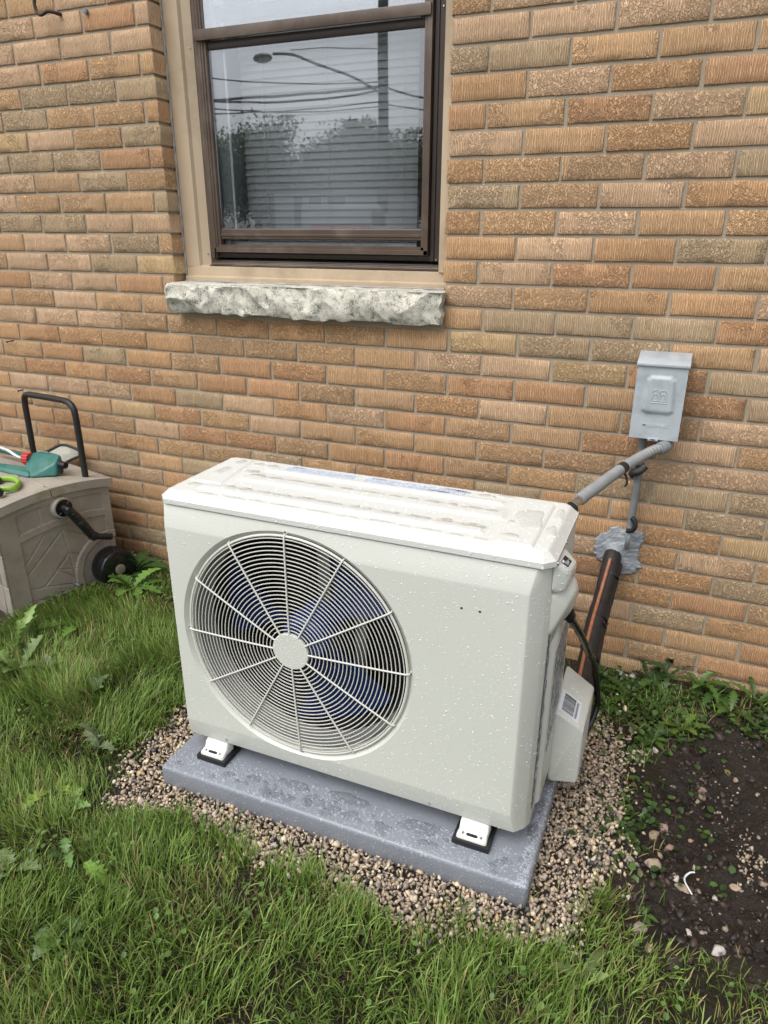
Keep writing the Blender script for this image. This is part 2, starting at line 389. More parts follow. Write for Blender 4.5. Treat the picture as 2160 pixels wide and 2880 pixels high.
soil = np.array([.050, .036, .022]); mudc = np.array([.044, .031, .024]); gcol = np.array([.10, .078, .055]); lawn = np.array([.05, .085, .02])
wm = sstep(.04, -.03, sdM(X, Y))[..., None]; wg = sstep(.02, -.02, sdG(X, Y))[..., None]
C = soil * (1 - wg) + gcol * wg; C = C * (1 - wm) + mudc * wm
C = np.where(near[..., None] > 0, C, lawn) * (.7 + .6 * fbm(X, Y, .06, 9, 4)[..., None])
t = NT('soil'); a = t.attr('col').outputs['Color']; n = t.noise(40, 7, .7); n2 = t.noise(260, 4, .7)
wetm = t.ramp(t.noise(7, 5, .6), (.40, (.16,) * 3), (.60, (.65,) * 3))
M_GROUND = t.bsdf(color=t.mix(n, t.mix(.65, a, (0, 0, 0)), t.mix(.15, a, (.14, .11, .085))), rough=wetm, spec=.45, normal=t.bump(n, .022, 1, t.bump(n2, .006)))
tag(np_mesh('ground', np.stack([X, Y, Z], -1).reshape(-1, 3), F, M_GROUND, smooth=180, cols=C.reshape(-1, 3)), kind='structure')
t = NT('asphalt'); M_ASPH = t.bsdf(color=t.ramp(t.noise(90, 4), (.3, (.06, .06, .062)), (.7, (.10, .10, .10))), rough=.6)
bm = bmesh.new(); vs = [bm.verts.new(p) for p in ((-90, -26, .0), (90, -26, .0), (90, -13, .0), (-90, -13, .0))]; bm.faces.new(vs)
tag(from_bm('road', bm, M_ASPH), kind='structure')

def rep(Vt, Ft, Mx, T, k=None):
    """instances of template Vt (v,3) by matrices Mx (n,3,3) and offsets T (n,3) -> V, F"""
    V = np.einsum('nij,vj->nvi', Mx, Vt) + T[:, None, :]
    n, v = V.shape[:2]; F = (Ft[None] + (np.arange(n) * v)[:, None, None]).reshape(-1, Ft.shape[1])
    return V.reshape(-1, 3), F

def rand_rot(n, st):
    q = st.randn(n, 4); q /= np.linalg.norm(q, axis=1)[:, None]; w_, x, y, z = q.T
    return np.stack([np.stack([1 - 2 * (y * y + z * z), 2 * (x * y - z * w_), 2 * (x * z + y * w_)], -1), np.stack([2 * (x * y + z * w_), 1 - 2 * (x * x + z * z), 2 * (y * z - x * w_)], -1), np.stack([2 * (x * z - y * w_), 2 * (y * z + x * w_), 1 - 2 * (x * x + y * y)], -1)], -2)
# ico template
bmi = bmesh.new(); bmesh.ops.create_icosphere(bmi, subdivisions=1, radius=1); ICV = np.array([v.co[:] for v in bmi.verts]); ICF = np.array([[v.index for v in f.verts] for f in bmi.faces]); bmi.free()

# ------------------------------------------------------------------ gravel
PADX = (1.142, 2.056, -.949, -.49)
def stones(name, x, y, size, pal, wts, lift, st, label=None, zoff=0, kind='stuff', m=None):
    n = len(x); V = np.empty((n, 12, 3))
    base = ICV[None] * (1 + st.uniform(-.36, .32, (n, 12, 1)))
    s3 = np.stack([st.uniform(.85, 1.35, n), st.uniform(.7, 1.05, n), st.uniform(.45, .85, n)], -1)[:, None, :] * size[:, None, None] * .5
    for _k in range(5):
        nn = st.randn(n, 3); nn /= np.linalg.norm(nn, axis=1)[:, None]; e_ = np.maximum(0, np.einsum('nvj,nj->nv', base, nn) - st.uniform(.35, .7, n)[:, None]); base = base - e_[..., None] * nn[:, None, :]
    Rm = rand_rot(n, st); V = np.einsum('nij,nvj->nvi', Rm, base * s3)
    z = th(x, y) + lift + zoff
    V += np.stack([x, y, z], -1)[:, None, :]
    F = (ICF[None] + (np.arange(n) * 12)[:, None, None]).reshape(-1, 3)
    ci = st.choice(len(pal), n, p=np.array(wts) / sum(wts)); C = np.array(pal)[ci] * st.uniform(.75, 1.25, (n, 1))
    C = np.repeat(C, 12, 0) * st.uniform(.9, 1.1, (n * 12, 1))
    return tag(np_mesh(name, V.reshape(-1, 3), F, m or M_GRAVEL, cols=C), label, 'gravel' if kind else None, None, kind)
PAL = [(.48, .38, .265), (.58, .475, .345), (.38, .31, .235), (.27, .22, .18), (.62, .54, .43), (.065, .065, .07), (.50, .34, .18), (.36, .28, .23), (.26, .14, .10)]
WT = [26, 17, 24, 20, 6, 6, 3, 9, .5]
st = np.random.RandomState(5)
gx, gy = np.meshgrid(np.arange(.95, 2.40, .0088), np.arange(-1.13, -.02, .0088)); gx = gx.ravel(); gy = gy.ravel()
LX, LY, LZ = [], [], []
for lay in range(2):
    x = gx + st.uniform(-.006, .006, gx.size); y = gy + st.uniform(-.006, .006, gy.size)
    d = sdG(x, y); keep = (d < st.uniform(-.01, .03, x.size) * 1.0) | ((d < .09) & (x > 2.05) & (st.rand(x.size) < .25 * (1 - d / .09))) | ((d < .05) & (st.rand(x.size) < .05))
    inpad = (x > PADX[0] + .006) & (x < PADX[1] - .004) & (y > PADX[2] + .004) & (y < PADX[3]); keep &= ~inpad
    back = (y > -.30) & (st.rand(x.size) < .55); keep &= ~back
    if lay: keep &= st.rand(x.size) < .75
    LX.append(x[keep]); LY.append(y[keep]); LZ.append(np.full(keep.sum(), .004 + .007 * lay))
x = np.concatenate(LX); y = np.concatenate(LY); lz = np.concatenate(LZ)
size = np.clip(st.lognormal(math.log(.0115), .28, x.size), .006, .024)
stones('gravel', x, y, size, PAL, WT, lz + st.uniform(-.002, .003, x.size), st, 'tan and grey pea gravel laid round the plastic pad')
# small pebbles in the mud
mx_, my_ = st.uniform(2.2, 3.3, 2600), st.uniform(-1.05, -.08, 2600)
cl = fbm(mx_, my_, .12, 77, 3); dd = sdM(mx_, my_); k = (dd < .0) & ((cl > .62) | (st.rand(2600) < .07)) 
mx_, my_ = mx_[k], my_[k]
stones('pebbles', mx_, my_, np.clip(st.lognormal(math.log(.0075), .4, mx_.size), .003, .018), [tuple(.8 * v for v in p) for p in PAL], [22, 10, 22, 16, 4, 3, 4, 14, 2], np.full(mx_.size, -.001), st, 'small pale pebbles strewn over the wet dark mud', m=M_ROCK)
px_, py_ = st.uniform(2.46, 2.62, 420), st.uniform(-.70, -.45, 420); k = vn(px_, py_, .08, 4) > .45
stones('pebbles', px_[k], py_[k], np.clip(st.lognormal(math.log(.009), .3, k.sum()), .004, .018), PAL, WT, np.full(k.sum(), .003), st, 'loose patch of gravel at the right edge of the mud', m=M_ROCK)

cx_, cy_ = st.uniform(2.12, 3.3, 5200), st.uniform(-1.12, -.02, 5200)
k = (sdM(cx_, cy_) < .07) & (sdG(cx_, cy_) > -.03) & (fbm(cx_, cy_, .10, 88, 3) > .44); cx_, cy_ = cx_[k], cy_[k]
tag(stones('mud_clods', cx_, cy_, np.clip(st.lognormal(math.log(.012), .5, cx_.size), .005, .040), [(.048, .034, .026), (.066, .047, .035), (.032, .023, .019)], [3, 2, 2], np.full(cx_.size, -.001), st, 'crumbly dark clods of wet mud', m=M_ROCK), cat='mud')
# ------------------------------------------------------------------ rocks in the mud
def rock(x, y, s, c, label, fl=.6, zoff=0.0):
    bm = bmesh.new(); bmesh.ops.create_icosphere(bm, subdivisions=3, radius=1); st = np.random.RandomState(int(abs(x * 977 + y * 331)) % 9999)
    ph = st.uniform(0, 6, 6); ax = st.uniform(.8, 1.25); ay = st.uniform(.65, .95); rot = Matrix.Rotation(st.uniform(0, 6), 3, 'Z') @ Matrix.Rotation(st.uniform(-.3, .3), 3, 'X')
    planes = [(Vector(st.randn(3)).normalized(), st.uniform(.45, .75)) for _ in range(13)]
    for v in bm.verts:
        p = v.co.copy()
        for nrm, d in planes:
            e = p.dot(nrm) - d
            if e > 0: p -= nrm * e * .97
        p *= 1 + .05 * math.sin(5 * p.x + ph[0]) * math.sin(6 * p.y + ph[1])
        v.co = rot @ Vector((p.x * ax, p.y * ay, p.z * fl)) * s * .5
    z = float(th(np.array([x]), np.array([y]))[0]); bmesh.ops.translate(bm, vec=(x, y, z + s * fl * .08 + zoff), verts=bm.verts)
    me = bpy.data.meshes.new('rock'); bm.to_mesh(me); bm.free()
    a = me.attributes.new('col', 'FLOAT_COLOR', 'POINT'); V = np.array([v.co[:] for v in me.vertices])
    zz = (V[:, 2] - V[:, 2].min()) / np.ptp(V[:, 2]); mk = sstep(.35, .6, zz + (vn(V[:, 0], V[:, 1], .010, 8) - .5) * 1.3)[:, None]
    CC = np.ones((len(V), 4)); CC[:, :3] = np.array([.05, .035, .028]) * (1 - mk) + np.array(c) * mk
    a.data.foreach_set('color', CC.astype(np.float32).ravel()); finish(me, M_ROCK, 35)
    tag(link('rock', me), label, 'rock', 'rocks lying in the mud')
TANR = (.36, .27, .19); PINK = (.40, .26, .20); WHT = (.55, .50, .44)
for a in [(2.389, -.436, .048, (.33, .25, .19), 'rounded brown rock at the top of the mud, biggest of the round ones', .75),
          (2.207, -.282, .046, (.38, .30, .26), 'pale dirty rock beside the weeds at the upper end of the gravel'),
          (2.269, -.356, .034, WHT, 'pale speckled rock between the weeds and the mud'),
          (2.304, -.589, .040, (.34, .24, .20), 'flat pinkish rock at the left edge of the mud, above the others there'),
          (2.288, -.618, .040, TANR, 'flat tan rock half buried just left of the pinkish rock'),
          (2.320, -.640, .036, PINK, 'long pinkish rock pressed into the mud'),
          (2.303, -.672, .026, TANR, 'small tan rock above the triangular rock'),
          (2.291, -.706, .046, (.42, .33, .24), 'triangular tan rock near the left edge of the mud'),
          (2.236, -.738, .040, (.50, .40, .33), 'white and pink rock at the corner of gravel and mud'),
          (2.337, -.732, .036, WHT, 'white elongated rock left of the white plastic strip'),
          (2.353, -.758, .034, TANR, 'tan rock touching the lower end of the white plastic strip'),
          (2.380, -.752, .032, (.30, .23, .17), 'brown rock right of the white plastic strip'),
          (2.457, -.710, .034, (.44, .34, .24), 'flat oval tan rock alone in the right half of the mud'),
          (2.416, -.751, .022, WHT, 'small white rock below the oval tan rock'),
          (2.272, -.899, .058, (.36, .31, .25), 'broad grey rock poking out of the grass below the mud', .5),
          (2.296, -.940, .040, TANR, 'tan rock in the grass under the broad grey rock'),
          (2.366, -.859, .022, WHT, 'small white rock at the lower edge of the mud'),
          (2.417, -.894, .040, (.55, .50, .46), 'chalky white rock at the bottom right of the mud', .45),
          (2.464, -.386, .026, TANR, 'small tan rock right of the rounded brown rock'),
          (2.366, -.610, .020, PINK, 'tiny pinkish rock in the middle of the mud'),
          (2.507, -.681, .034, (.40, .31, .23), 'flat tan rock at the right edge of the picture'),
          (2.232, -.842, .020, (.62, .58, .52), 'left one of two small white stones above the grass'),
          (2.247, -.836, .020, (.64, .60, .53), 'right one of two small white stones above the grass'),
          (2.338, -.948, .060, (.035, .025, .02), 'dark clod of mud at the edge of the lower grass', .8)]:
    rock(a[0], a[1], a[2] * .92, a[3], a[4], a[5] if len(a) > 5 else .6)
zz = lambda x, y, o=0.0: float(th(np.array([x]), np.array([y]))[0]) + o
tag(tube('plastic_strip', [(x, y, zz(x, y, o)) for x, y, o in [(2.375, -.700, .012), (2.366, -.706, .016), (2.357, -.720, .016), (2.354, -.738, .014), (2.358, -.757, .012), (2.369, -.776, .010)]], .0021, M_WHITE, seg=8, flat=.6), 'curled white plastic strip dropped on the mud', 'plastic strip')

# ------------------------------------------------------------------ grass
def blades(name, n, region, lenf, seed, dens=None, label=None, wid=(.0014, .0031), dry=.06, lean=(.5, 1.35), base=None):
    st = np.random.RandomState(seed); x0, x1, y0, y1 = region
    x = st.uniform(x0, x1, n); y = st.uniform(y0, y1, n)
    d = dens(x, y) if dens is not None else np.ones(n); k = st.rand(n) < d; x, y = x[k], y[k]; n = len(x)
    cx = fbm(x, y, .11, seed + 3, 3)
    L = lenf(x, y) * st.uniform(.55, 1.25, n) * (.55 + .9 * cx)
    flow = fbm(x, y, .22, seed + 9, 2) * 6.28 * 1.6 + st.randn(n) * np.where(x < 1.0, .7, 1.3)
    ln = st.uniform(*lean, n)
    W = st.uniform(*wid, n); NS = 5; t_ = np.linspace(0, 1, NS)
    t0 = np.clip(np.abs(st.randn(n)) * .38 + .08, 0, 1.1) * lean[1] / 1.35; ang = t0[:, None] + (ln[:, None] * .75) * t_[None] ** 1.3 * st.uniform(.3, 1.2, (n, 1))
    ds = L[:, None] / (NS - 1); hx = np.concatenate([np.zeros((n, 1)), np.cumsum(np.sin(ang[:, :-1]) * ds, 1)], 1); hz = np.concatenate([np.zeros((n, 1)), np.cumsum(np.cos(ang[:, :-1]) * ds, 1)], 1)
    dx, dy = np.cos(flow)[:, None], np.sin(flow)[:, None]
    tw = st.uniform(-.8, .8, n)[:, None]; sx, sy = -np.sin(flow[:, None] + tw), np.cos(flow[:, None] + tw)
    wd = W[:, None] * np.array([.75, 1, .95, .65, .06])[None] * .5
    zb = th(x, y)[:, None] - .004
    cz = zb + hz; px = x[:, None] + dx * hx; py = np.minimum(y[:, None] + dy * hx, -.004)
    V = np.stack([np.stack([px - sx * wd, py - sy * wd, cz], -1), np.stack([px + sx * wd, py + sy * wd, cz + wd * .5], -1)], 2)
    q = np.array([[2 * i, 2 * i + 1, 2 * i + 3, 2 * i + 2] for i in range(NS - 1)])
    F = (q[None] + (np.arange(n) * NS * 2)[:, None, None]).reshape(-1, 4)
    g1 = np.array([.152, .248, .046]); g2 = np.array([.34, .45, .125]); g3 = np.array([.080, .138, .028]); dr = np.array([.36, .30, .13])
    u = np.clip(st.rand(n) * .65 + .35 * fbm(x, y, .16, seed + 21, 3), 0, 1)[:, None]
    c = np.where(u < .5, g3 + (g1 - g3) * u * 2, g1 + (g2 - g1) * (u - .5) * 2)
    yl = sstep(.5, .75, fbm(x, y, .3, 71, 2))[:, None] * .5 + sstep(1.9, 2.4, x)[:, None] * .45
    c = c * (1 - yl * .5) + np.array([.19, .23, .05]) * yl * .5
    isd = st.rand(n) < (dry * (1 + 2.2 * sstep(.55, .7, fbm(x, y, .13, 55, 2)))); c[isd] = dr * st.uniform(.5, 1.1, (isd.sum(), 1))
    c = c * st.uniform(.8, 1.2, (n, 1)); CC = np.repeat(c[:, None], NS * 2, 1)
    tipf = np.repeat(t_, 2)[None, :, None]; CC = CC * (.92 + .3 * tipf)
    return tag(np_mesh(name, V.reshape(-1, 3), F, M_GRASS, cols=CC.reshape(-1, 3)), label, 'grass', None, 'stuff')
def dens_lawn(x, y):
    g = sdG(x, y); m = sdM(x, y)
    d = sstep(-.012, .030, g) * sstep(-.01, .04, m)
    d = np.where((x > 2.0) & (y > -.93), d * .12, d)
    d = np.where((x > 2.16) & (y <= -.86), d * (.75 - .45 * sstep(2.3, 2.6, x)), d)
    d = np.where((x > 1.0) & (y > -.1), d * .3, d)
    bx = sdpoly(x, y, [(.155, -.60), (.30, -.10), (-.40, .02), (-.52, -.38)]); d = np.where(bx < .0, 0, d)
    bare = sstep(.62, .72, fbm(x, y, .14, 61, 3)); d = d * (1 - .55 * bare)
    vis = (x > -.05) & (x < 2.75) & (y > -1.62); return d * np.where(vis, 1, .45)
lawn_len = lambda x, y: (.062 + .022 * sstep(1.1, .5, x) * sstep(-1.2, -.7, y)) * (1 - .55 * sstep(.10, .0, sdG(x, y))) * (1 - .6 * sstep(-.42, -.22, y)) * (1 - .5 * sstep(.12, .03, sdpoly(x, y, [(.155, -.60), (.30, -.10), (-.40, .02), (-.52, -.38)]))) * (1 - .35 * sstep(2.15, 2.3, x))
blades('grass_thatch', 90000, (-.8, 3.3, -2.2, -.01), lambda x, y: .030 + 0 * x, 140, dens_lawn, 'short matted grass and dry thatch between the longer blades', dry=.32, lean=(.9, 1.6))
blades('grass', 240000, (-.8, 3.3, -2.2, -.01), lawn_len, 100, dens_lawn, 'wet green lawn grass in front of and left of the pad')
# tufts creeping over the gravel edge
def tufts():
    st = np.random.RandomState(9); P = [(1.24, -1.07), (1.27, -1.05), (1.38, -1.05), (1.45, -1.06), (1.55, -1.07), (1.62, -1.06), (1.72, -1.10), (1.90, -1.10), (2.02, -1.05), (1.93, -1.03), (2.19, -.93), (2.2, -.88), (2.08, -1.06), (.985, -.78), (.99, -.66), (1.0, -.6), (2.12, -1.05)]
    def d(x, y):
        r = np.zeros_like(x)
        for a, b in P: r = np.maximum(r, np.exp(-((x - a) ** 2 + (y - b) ** 2) / (.028 ** 2)))
        return r * .9
    return blades('grass_tufts', 60000, (.95, 2.3, -1.18, -.5), lambda x, y: .055 + 0 * x, 300, d, 'uneven grass tufts leaning over the edge of the gravel', lean=(.2, 1.2))
tufts()

# ------------------------------------------------------------------ weeds
def leaf(L, W, az, rise, droop, base, st, lobed=True, NS=15):
    t_ = np.linspace(0, 1, NS); env = np.sin(np.pi * np.clip(t_, 0, 1) ** (1.5 if lobed else .8)) ** .8 * .95 + .10 * (t_ < .95)
    if lobed: env = env * (.55 + .55 * ((np.arange(NS) % 2) * 1.0)) * st.uniform(.85, 1.15, NS)
    env[-1] = .03; ang = rise - droop * t_
    ds = L / (NS - 1); h = np.concatenate([[0], np.cumsum(np.cos(ang[:-1]) * ds)]); z = np.concatenate([[0], np.cumsum(np.sin(ang[:-1]) * ds)])
    w_ = env * W * .5; sway = st.uniform(-.25, .25) * t_ ** 2 * L
    V = []
    for s_, off, dz in ((-1, 1, .25), (0, 0, 0), (1, 1, .25)):
        sx = s_ * w_ + sway; back = -.35 * w_ * abs(s_) * (1 if lobed else .2)
        hh = h + back; V.append(np.stack([hh * math.cos(az) - sx * math.sin(az), hh * math.sin(az) + sx * math.cos(az), z + dz * w_ + abs(s_) * st.uniform(-.1, .1, NS) * w_], -1))
    V = np.stack(V, 1).reshape(-1, 3) + np.array(base)
    q = []
    for i in range(NS - 1):
        for k in range(2): a = i * 3 + k; q.append([a, a + 1, a + 4, a + 3])
    mid = np.array([.55 if i % 3 == 1 else 0 for i in range(NS * 3)])
    return V, np.array(q), mid
def weed(x, y, n, L, W, label, seed, up=.5, lobed=True, c0=(.075, .16, .025), grp='broadleaf weeds', name='dandelion_plant', azr=(0, 6.28), dy=None):
    st = np.random.RandomState(seed); VV, FF, CC = [], [], []; o = 0; z = zz(x, y, -.002)
    if seed >= 20: L, W, up = L * 1.2, W * 1.25, up + .25
    if seed < 20: L, W, c0 = L * .85, W * .8, tuple(v * .62 for v in c0)
    for i in range(n):
        l = L * st.uniform(.6, 1.15); az = azr[0] + (azr[1] - azr[0]) * ((i + st.uniform(-.3, .3)) / n)
        V, q, mid = leaf(l, W * st.uniform(.75, 1.2), az, up * st.uniform(.6, 1.4), up * st.uniform(.6, 2.2), (x, y, z), st, lobed)
        c = np.array(c0) * st.uniform(.7, 1.5); C = c[None] * (1 + mid[:, None] * np.array([.9, .5, 1.2])) * st.uniform(.9, 1.1, (len(V), 1))
        V[:, 1] = np.minimum(V[:, 1], -.006); V[:, 2] = np.maximum(V[:, 2], z)
        VV.append(V); FF.append(q + o); CC.append(C); o += len(V)
    return tag(np_mesh(name, np.concatenate(VV), np.concatenate(FF), M_LEAF, smooth=60, cols=np.concatenate(CC)), label, 'weed', grp)
weed(2.277, -.022, 5, .17, .035, 'tallest dandelion standing upright against the brick wall', 1, 1.45, c0=(.04, .10, .02))
weed(2.375, -.028, 7, .145, .034, 'light green dandelion upright against the wall, right of the tallest one', 2, 1.3, c0=(.09, .19, .03))
weed(2.418, -.04, 6, .11, .036, 'dandelion with spreading leaves at the foot of the wall near the right edge', 3, .8, c0=(.05, .12, .02))
weed(2.23, -.03, 6, .10, .03, 'dark jagged weed against the wall left of the tallest dandelion', 4, 1.0, c0=(.04, .09, .02))
weed(2.285, -.125, 8, .10, .034, 'leafy dandelion rosette in the middle of the weed patch', 5, .55)
weed(2.18, -.13, 8, .10, .032, 'dandelion rosette beside the black cable', 6, .6)
weed(2.264, -.306, 7, .075, .026, 'small weed between the gravel and the speckled rock', 7, .5)
weed(2.329, -.235, 7, .085, .03, 'weed with yellow-green leaves at the upper rim of the mud', 8, .6, c0=(.12, .20, .03))
weed(2.455, -.12, 6, .10, .034, 'broad leaved weed near the wall above the mud', 9, .6)
weed(2.52, -.06, 6, .11, .03, 'weed at the right edge of the picture beneath the bricks', 10, .8)
weed(2.356, -.577, 3, .022, .018, 'tiny green seedling alone in the mud', 12, .5, False)
weed(2.17, -.705, 7, .036, .018, 'small clover-like weed growing in the gravel right of the pad', 13, .6, False, c0=(.045, .10, .03))
weed(2.225, -.64, 5, .036, .022, 'grey green leaf cluster beside the pinkish rocks', 14, .5, False, c0=(.12, .16, .10))
weed(2.229, -.40, 8, .05, .022, 'creeping weed over the right rim of the gravel', 15, .5, False)
weed(2.28, -.86, 6, .05, .016, 'thin weed above the broad grey rock', 16, .9)
weed(2.13, -.20, 6, .07, .024, 'weed in the shade below the insulated pipe', 17, .6)
weed(2.10, -.08, 6, .09, .03, 'dark weed at the wall behind the outdoor unit', 18, .9, c0=(.04, .09, .02))
weed(.35, -.655, 6, .12, .036, 'tall pale dandelion clump left on the lawn, below the hose box corner', 20, 1.0, c0=(.13, .22, .05))
weed(.42, -.745, 5, .11, .036, 'dandelion lying low under the pale clump', 21, .5, c0=(.13, .21, .06))
weed(.52, -.713, 3, .085, .030, 'single pair of broad dandelion leaves in the left lawn', 22, .7, c0=(.12, .19, .06))
weed(.435, -.49, 7, .12, .035, 'dandelion rosette beside the bottom edge of the hose box', 23, .5)
weed(.34, -.125, 9, .12, .038, 'dark dandelion at the wall just right of the wheel', 24, .9, c0=(.035, .09, .018))
weed(.425, -.235, 9, .11, .042, 'bright dandelion in front of the wheel', 25, .6, c0=(.09, .19, .03))
weed(.912, -.93, 3, .085, .026, 'upright dandelion leaf leaning at the left tip of the gravel', 26, 1.1, c0=(.16, .22, .10))
weed(1.01, -1.11, 3, .065, .022, 'small dandelion below the left tip of the gravel', 27, .6, c0=(.11, .20, .05))
weed(.914, -1.075, 3, .08, .028, 'yellow-green dandelion between the lawn and the gravel tip', 28, .7, c0=(.17, .27, .04))
weed(1.10, -1.22, 3, .08, .026, 'long thin weed leaf in the left foreground lawn', 29, .8, c0=(.08, .16, .04))
weed(1.254, -1.25, 4, .075, .028, 'lobed dandelion leaf in the lawn under the gravel border', 30, .6, c0=(.11, .21, .03))
weed(.713, -.74, 5, .06, .024, 'low weed in the middle of the left lawn', 31, .5, c0=(.11, .18, .06))
weed(1.02, -1.29, 5, .07, .028, 'pale weed near the bottom left corner of the picture', 32, .6, c0=(.13, .20, .07))
weed(1.24, -1.37, 5, .07, .030, 'leafy weed low in the left foreground', 33, .6, c0=(.10, .18, .05))
weed(2.19, -1.06, 4, .07, .022, 'weed in the foreground grass under the right end of the gravel', 34, .5, c0=(.12, .18, .05))
weed(.82, -.88, 3, .065, .022, 'small yellow-green weed left of the gravel tip', 35, .9, c0=(.15, .24, .04))
def cover():
    st = np.random.RandomState(3); n = 15000; x = st.uniform(1.95, 2.9, n); y = st.uniform(-.78, -.008, n)
    d = np.clip(1.15 - np.abs(y + .14) / .19, 0, 1) * sstep(2.02, 2.1, x) + 1.1 * np.exp(-((x - 2.235) / .055) ** 2) * (y > -.78)
    x2 = st.uniform(-.1, 1.0, 1500); y2 = st.uniform(-.25, -.01, 1500); x3 = st.uniform(.1, .5, 1400); y3 = st.uniform(-.65, -.1, 1400)
    k3 = np.abs(sdpoly(x3, y3, [(.155, -.60), (.30, -.10), (-.40, .02), (-.52, -.38)]) - .04) < .05
    d = d * sstep(-.07, .02, sdM(x, y) + .02) * (.0 + 1.0 * sstep(.35, .7, fbm(x, y, .08, 44, 3))); k = st.rand(n) < d
    d = np.maximum(d, .035 * ((x > 2.1) & (x < 2.45))); k = st.rand(n) < d; k2 = st.rand(1500) < .3; x = np.concatenate([x[k], x3[k3], x2[k2]]); y = np.concatenate([y[k], y3[k3], y2[k2]]); n = len(x)
    tv = np.array([[0, 0, 0], [.35, -.42, .12], [.35, .42, .12], [.8, -.35, .08], [.8, .35, .08], [1.1, 0, -.05], [.5, 0, 0]]); tf = np.array([[0, 1, 6], [0, 6, 2], [1, 3, 6], [6, 4, 2], [3, 5, 6], [6, 5, 4]])
    az = st.uniform(0, 6.28, n); ti = st.uniform(-.6, .5, n); s = st.uniform(.006, .020, n)
    ca, sa, ct, st_ = np.cos(az), np.sin(az), np.cos(ti), np.sin(ti); o = np.zeros(n)
    Mx = np.stack([np.stack([ca * ct, -sa, ca * st_], -1), np.stack([sa * ct, ca, sa * st_], -1), np.stack([-st_, o, ct], -1)], -2) * s[:, None, None]
    V, F = rep(tv, tf, Mx, np.stack([x, np.minimum(y, -.02), th(x, y) + st.uniform(.002, .03, n) * st.rand(n)], -1))
    c = np.array([.050, .10, .022]) * st.uniform(.4, 1.6, (n, 1)) * np.where(st.rand(n, 1) < .06, np.array([[2.4, 1.1, 1.6]]), 1)
    tag(np_mesh('ground_cover', V, F, M_LEAF, cols=np.repeat(c, 7, 0)), 'low clover and chickweed carpet along the foot of the wall', 'ground cover', None, 'stuff')
    def dd(x, y):
        return np.clip(1.1 - np.abs(y + .16) / .17, 0, 1) * sstep(2.05, 2.12, x) * sstep(-.03, .03, sdM(x, y) + .02) * .9
    blades('weed_stalks', 2600, (2.0, 2.9, -.4, -.01), lambda x, y: .045 + 0 * x, 500, dd, 'thin stalks and grass blades among the weeds by the wall', dry=.2, lean=(.6, 1.6))
cover()
def clover():
    st = np.random.RandomState(33); n = 16000; x = st.uniform(-.3, 2.6, n); y = st.uniform(-1.7, -.15, n)
    d = dens_lawn(x, y) * sstep(.56, .70, fbm(x, y, .13, 83, 3)) * .8 + dens_lawn(x, y) * .04; k = st.rand(n) < d; x, y = x[k], y[k]; n = len(x)
    tv = np.array([[0, 0, 0], [.35, -.42, .12], [.35, .42, .12], [.8, -.35, .08], [.8, .35, .08], [1.1, 0, -.05], [.5, 0, 0]]); tf = np.array([[0, 1, 6], [0, 6, 2], [1, 3, 6], [6, 4, 2], [3, 5, 6], [6, 5, 4]])
    az = st.uniform(0, 6.28, n); ti = st.uniform(-.5, .3, n); s = st.uniform(.005, .014, n); ca, sa, ct, s2, o = np.cos(az), np.sin(az), np.cos(ti), np.sin(ti), np.zeros(n)
    Mx = np.stack([np.stack([ca * ct, -sa, ca * s2], -1), np.stack([sa * ct, ca, sa * s2], -1), np.stack([-s2, o, ct], -1)], -2) * s[:, None, None]
    V, F = rep(tv, tf, Mx, np.stack([x, y, th(x, y) + st.uniform(.018, .042, n)], -1)); c = np.array([.105, .19, .04]) * st.uniform(.6, 1.4, (n, 1))
    tag(np_mesh('clover', V, F, M_LEAF, cols=np.repeat(c, 7, 0)), 'patches of small round clover leaves mixed into the lawn', 'clover', None, 'stuff')
clover()
blades('stray_blades', 900, (2.05, 2.45, -.97, -.12), lambda x, y: .040 + 0 * x, 610, lambda x, y: sstep(.45, .75, fbm(x, y, .07, 3, 2)) * sstep(2.36, 2.22, x), 'stray grass blades lying over the gravel and mud at the right', dry=.3, lean=(1.0, 1.7))

# ------------------------------------------------------------------ brick wall
CH, BW, JT = .0642, .2032, .0090; OX0, OX1, OZ0 = .581, 1.523, 1.122; OZ1 = 2.36
CLS = {'O': [(2, 7), (6, 11), (9, 10), (12, 8), (12, 9), (12, 10), (13, 8), (14, 11), (19, 10), (19, 9), (20, 11), (19, 11), (15, 0), (17, 2), (21, 0), (21, 2), (2, 0), (2, 1), (5, -1), (5, 0), (6, 1), (7, 2), (8, -1), (8, 0), (9, 1), (10, 1)], 'R': [(4, 7), (4, 9), (10, 9), (10, 10), (12, 11), (15, 7), (15, 8), (24, 9), (23, 9), (18, 2), (19, -1), (16, 1), (16, 3), (17, 1), (19, 3), (19, 2), (15, 3), (16, 4), (15, 4), (-1, 1), (1, 0), (5, 1), (5, 2), (11, -2), (11, 1)], 'Y': [(4, 11), (13, 7), (14, 9), (21, 11), (21, -2), (18, 1), (10, 2), (4, -1)], 'L': [(3, 8), (4, 10), (5, 10), (6, 10), (1, 7), (7, 9), (1, 8), (14, 7), (14, 8), (16, 8), (16, 11), (22, 11), (22, 9), (18, 10), (18, 11), (17, 10), (13, -1), (13, -2), (17, -2), (17, -1), (17, 0), (22, 1), (19, 1), (-1, -1), (-1, 0), (-1, 2), (0, 0), (0, 1), (0, 2), (8, 1), (9, 0), (10, 0), (10, -1), (11, -1), (11, 0), (4, 0)], 'C': [(3, 9), (8, 7), (7, 10), (9, 9), (16, 7), (21, 9), (21, 10), (22, 10), (23, 10), (15, 1), (14, 2), (14, 1), (14, 0)], 'B': [(7, 8), (15, 9), (17, 7), (15, 2), (14, 3), (14, 4)]}
KEY = {k: c for c, l in CLS.items() for k in l}
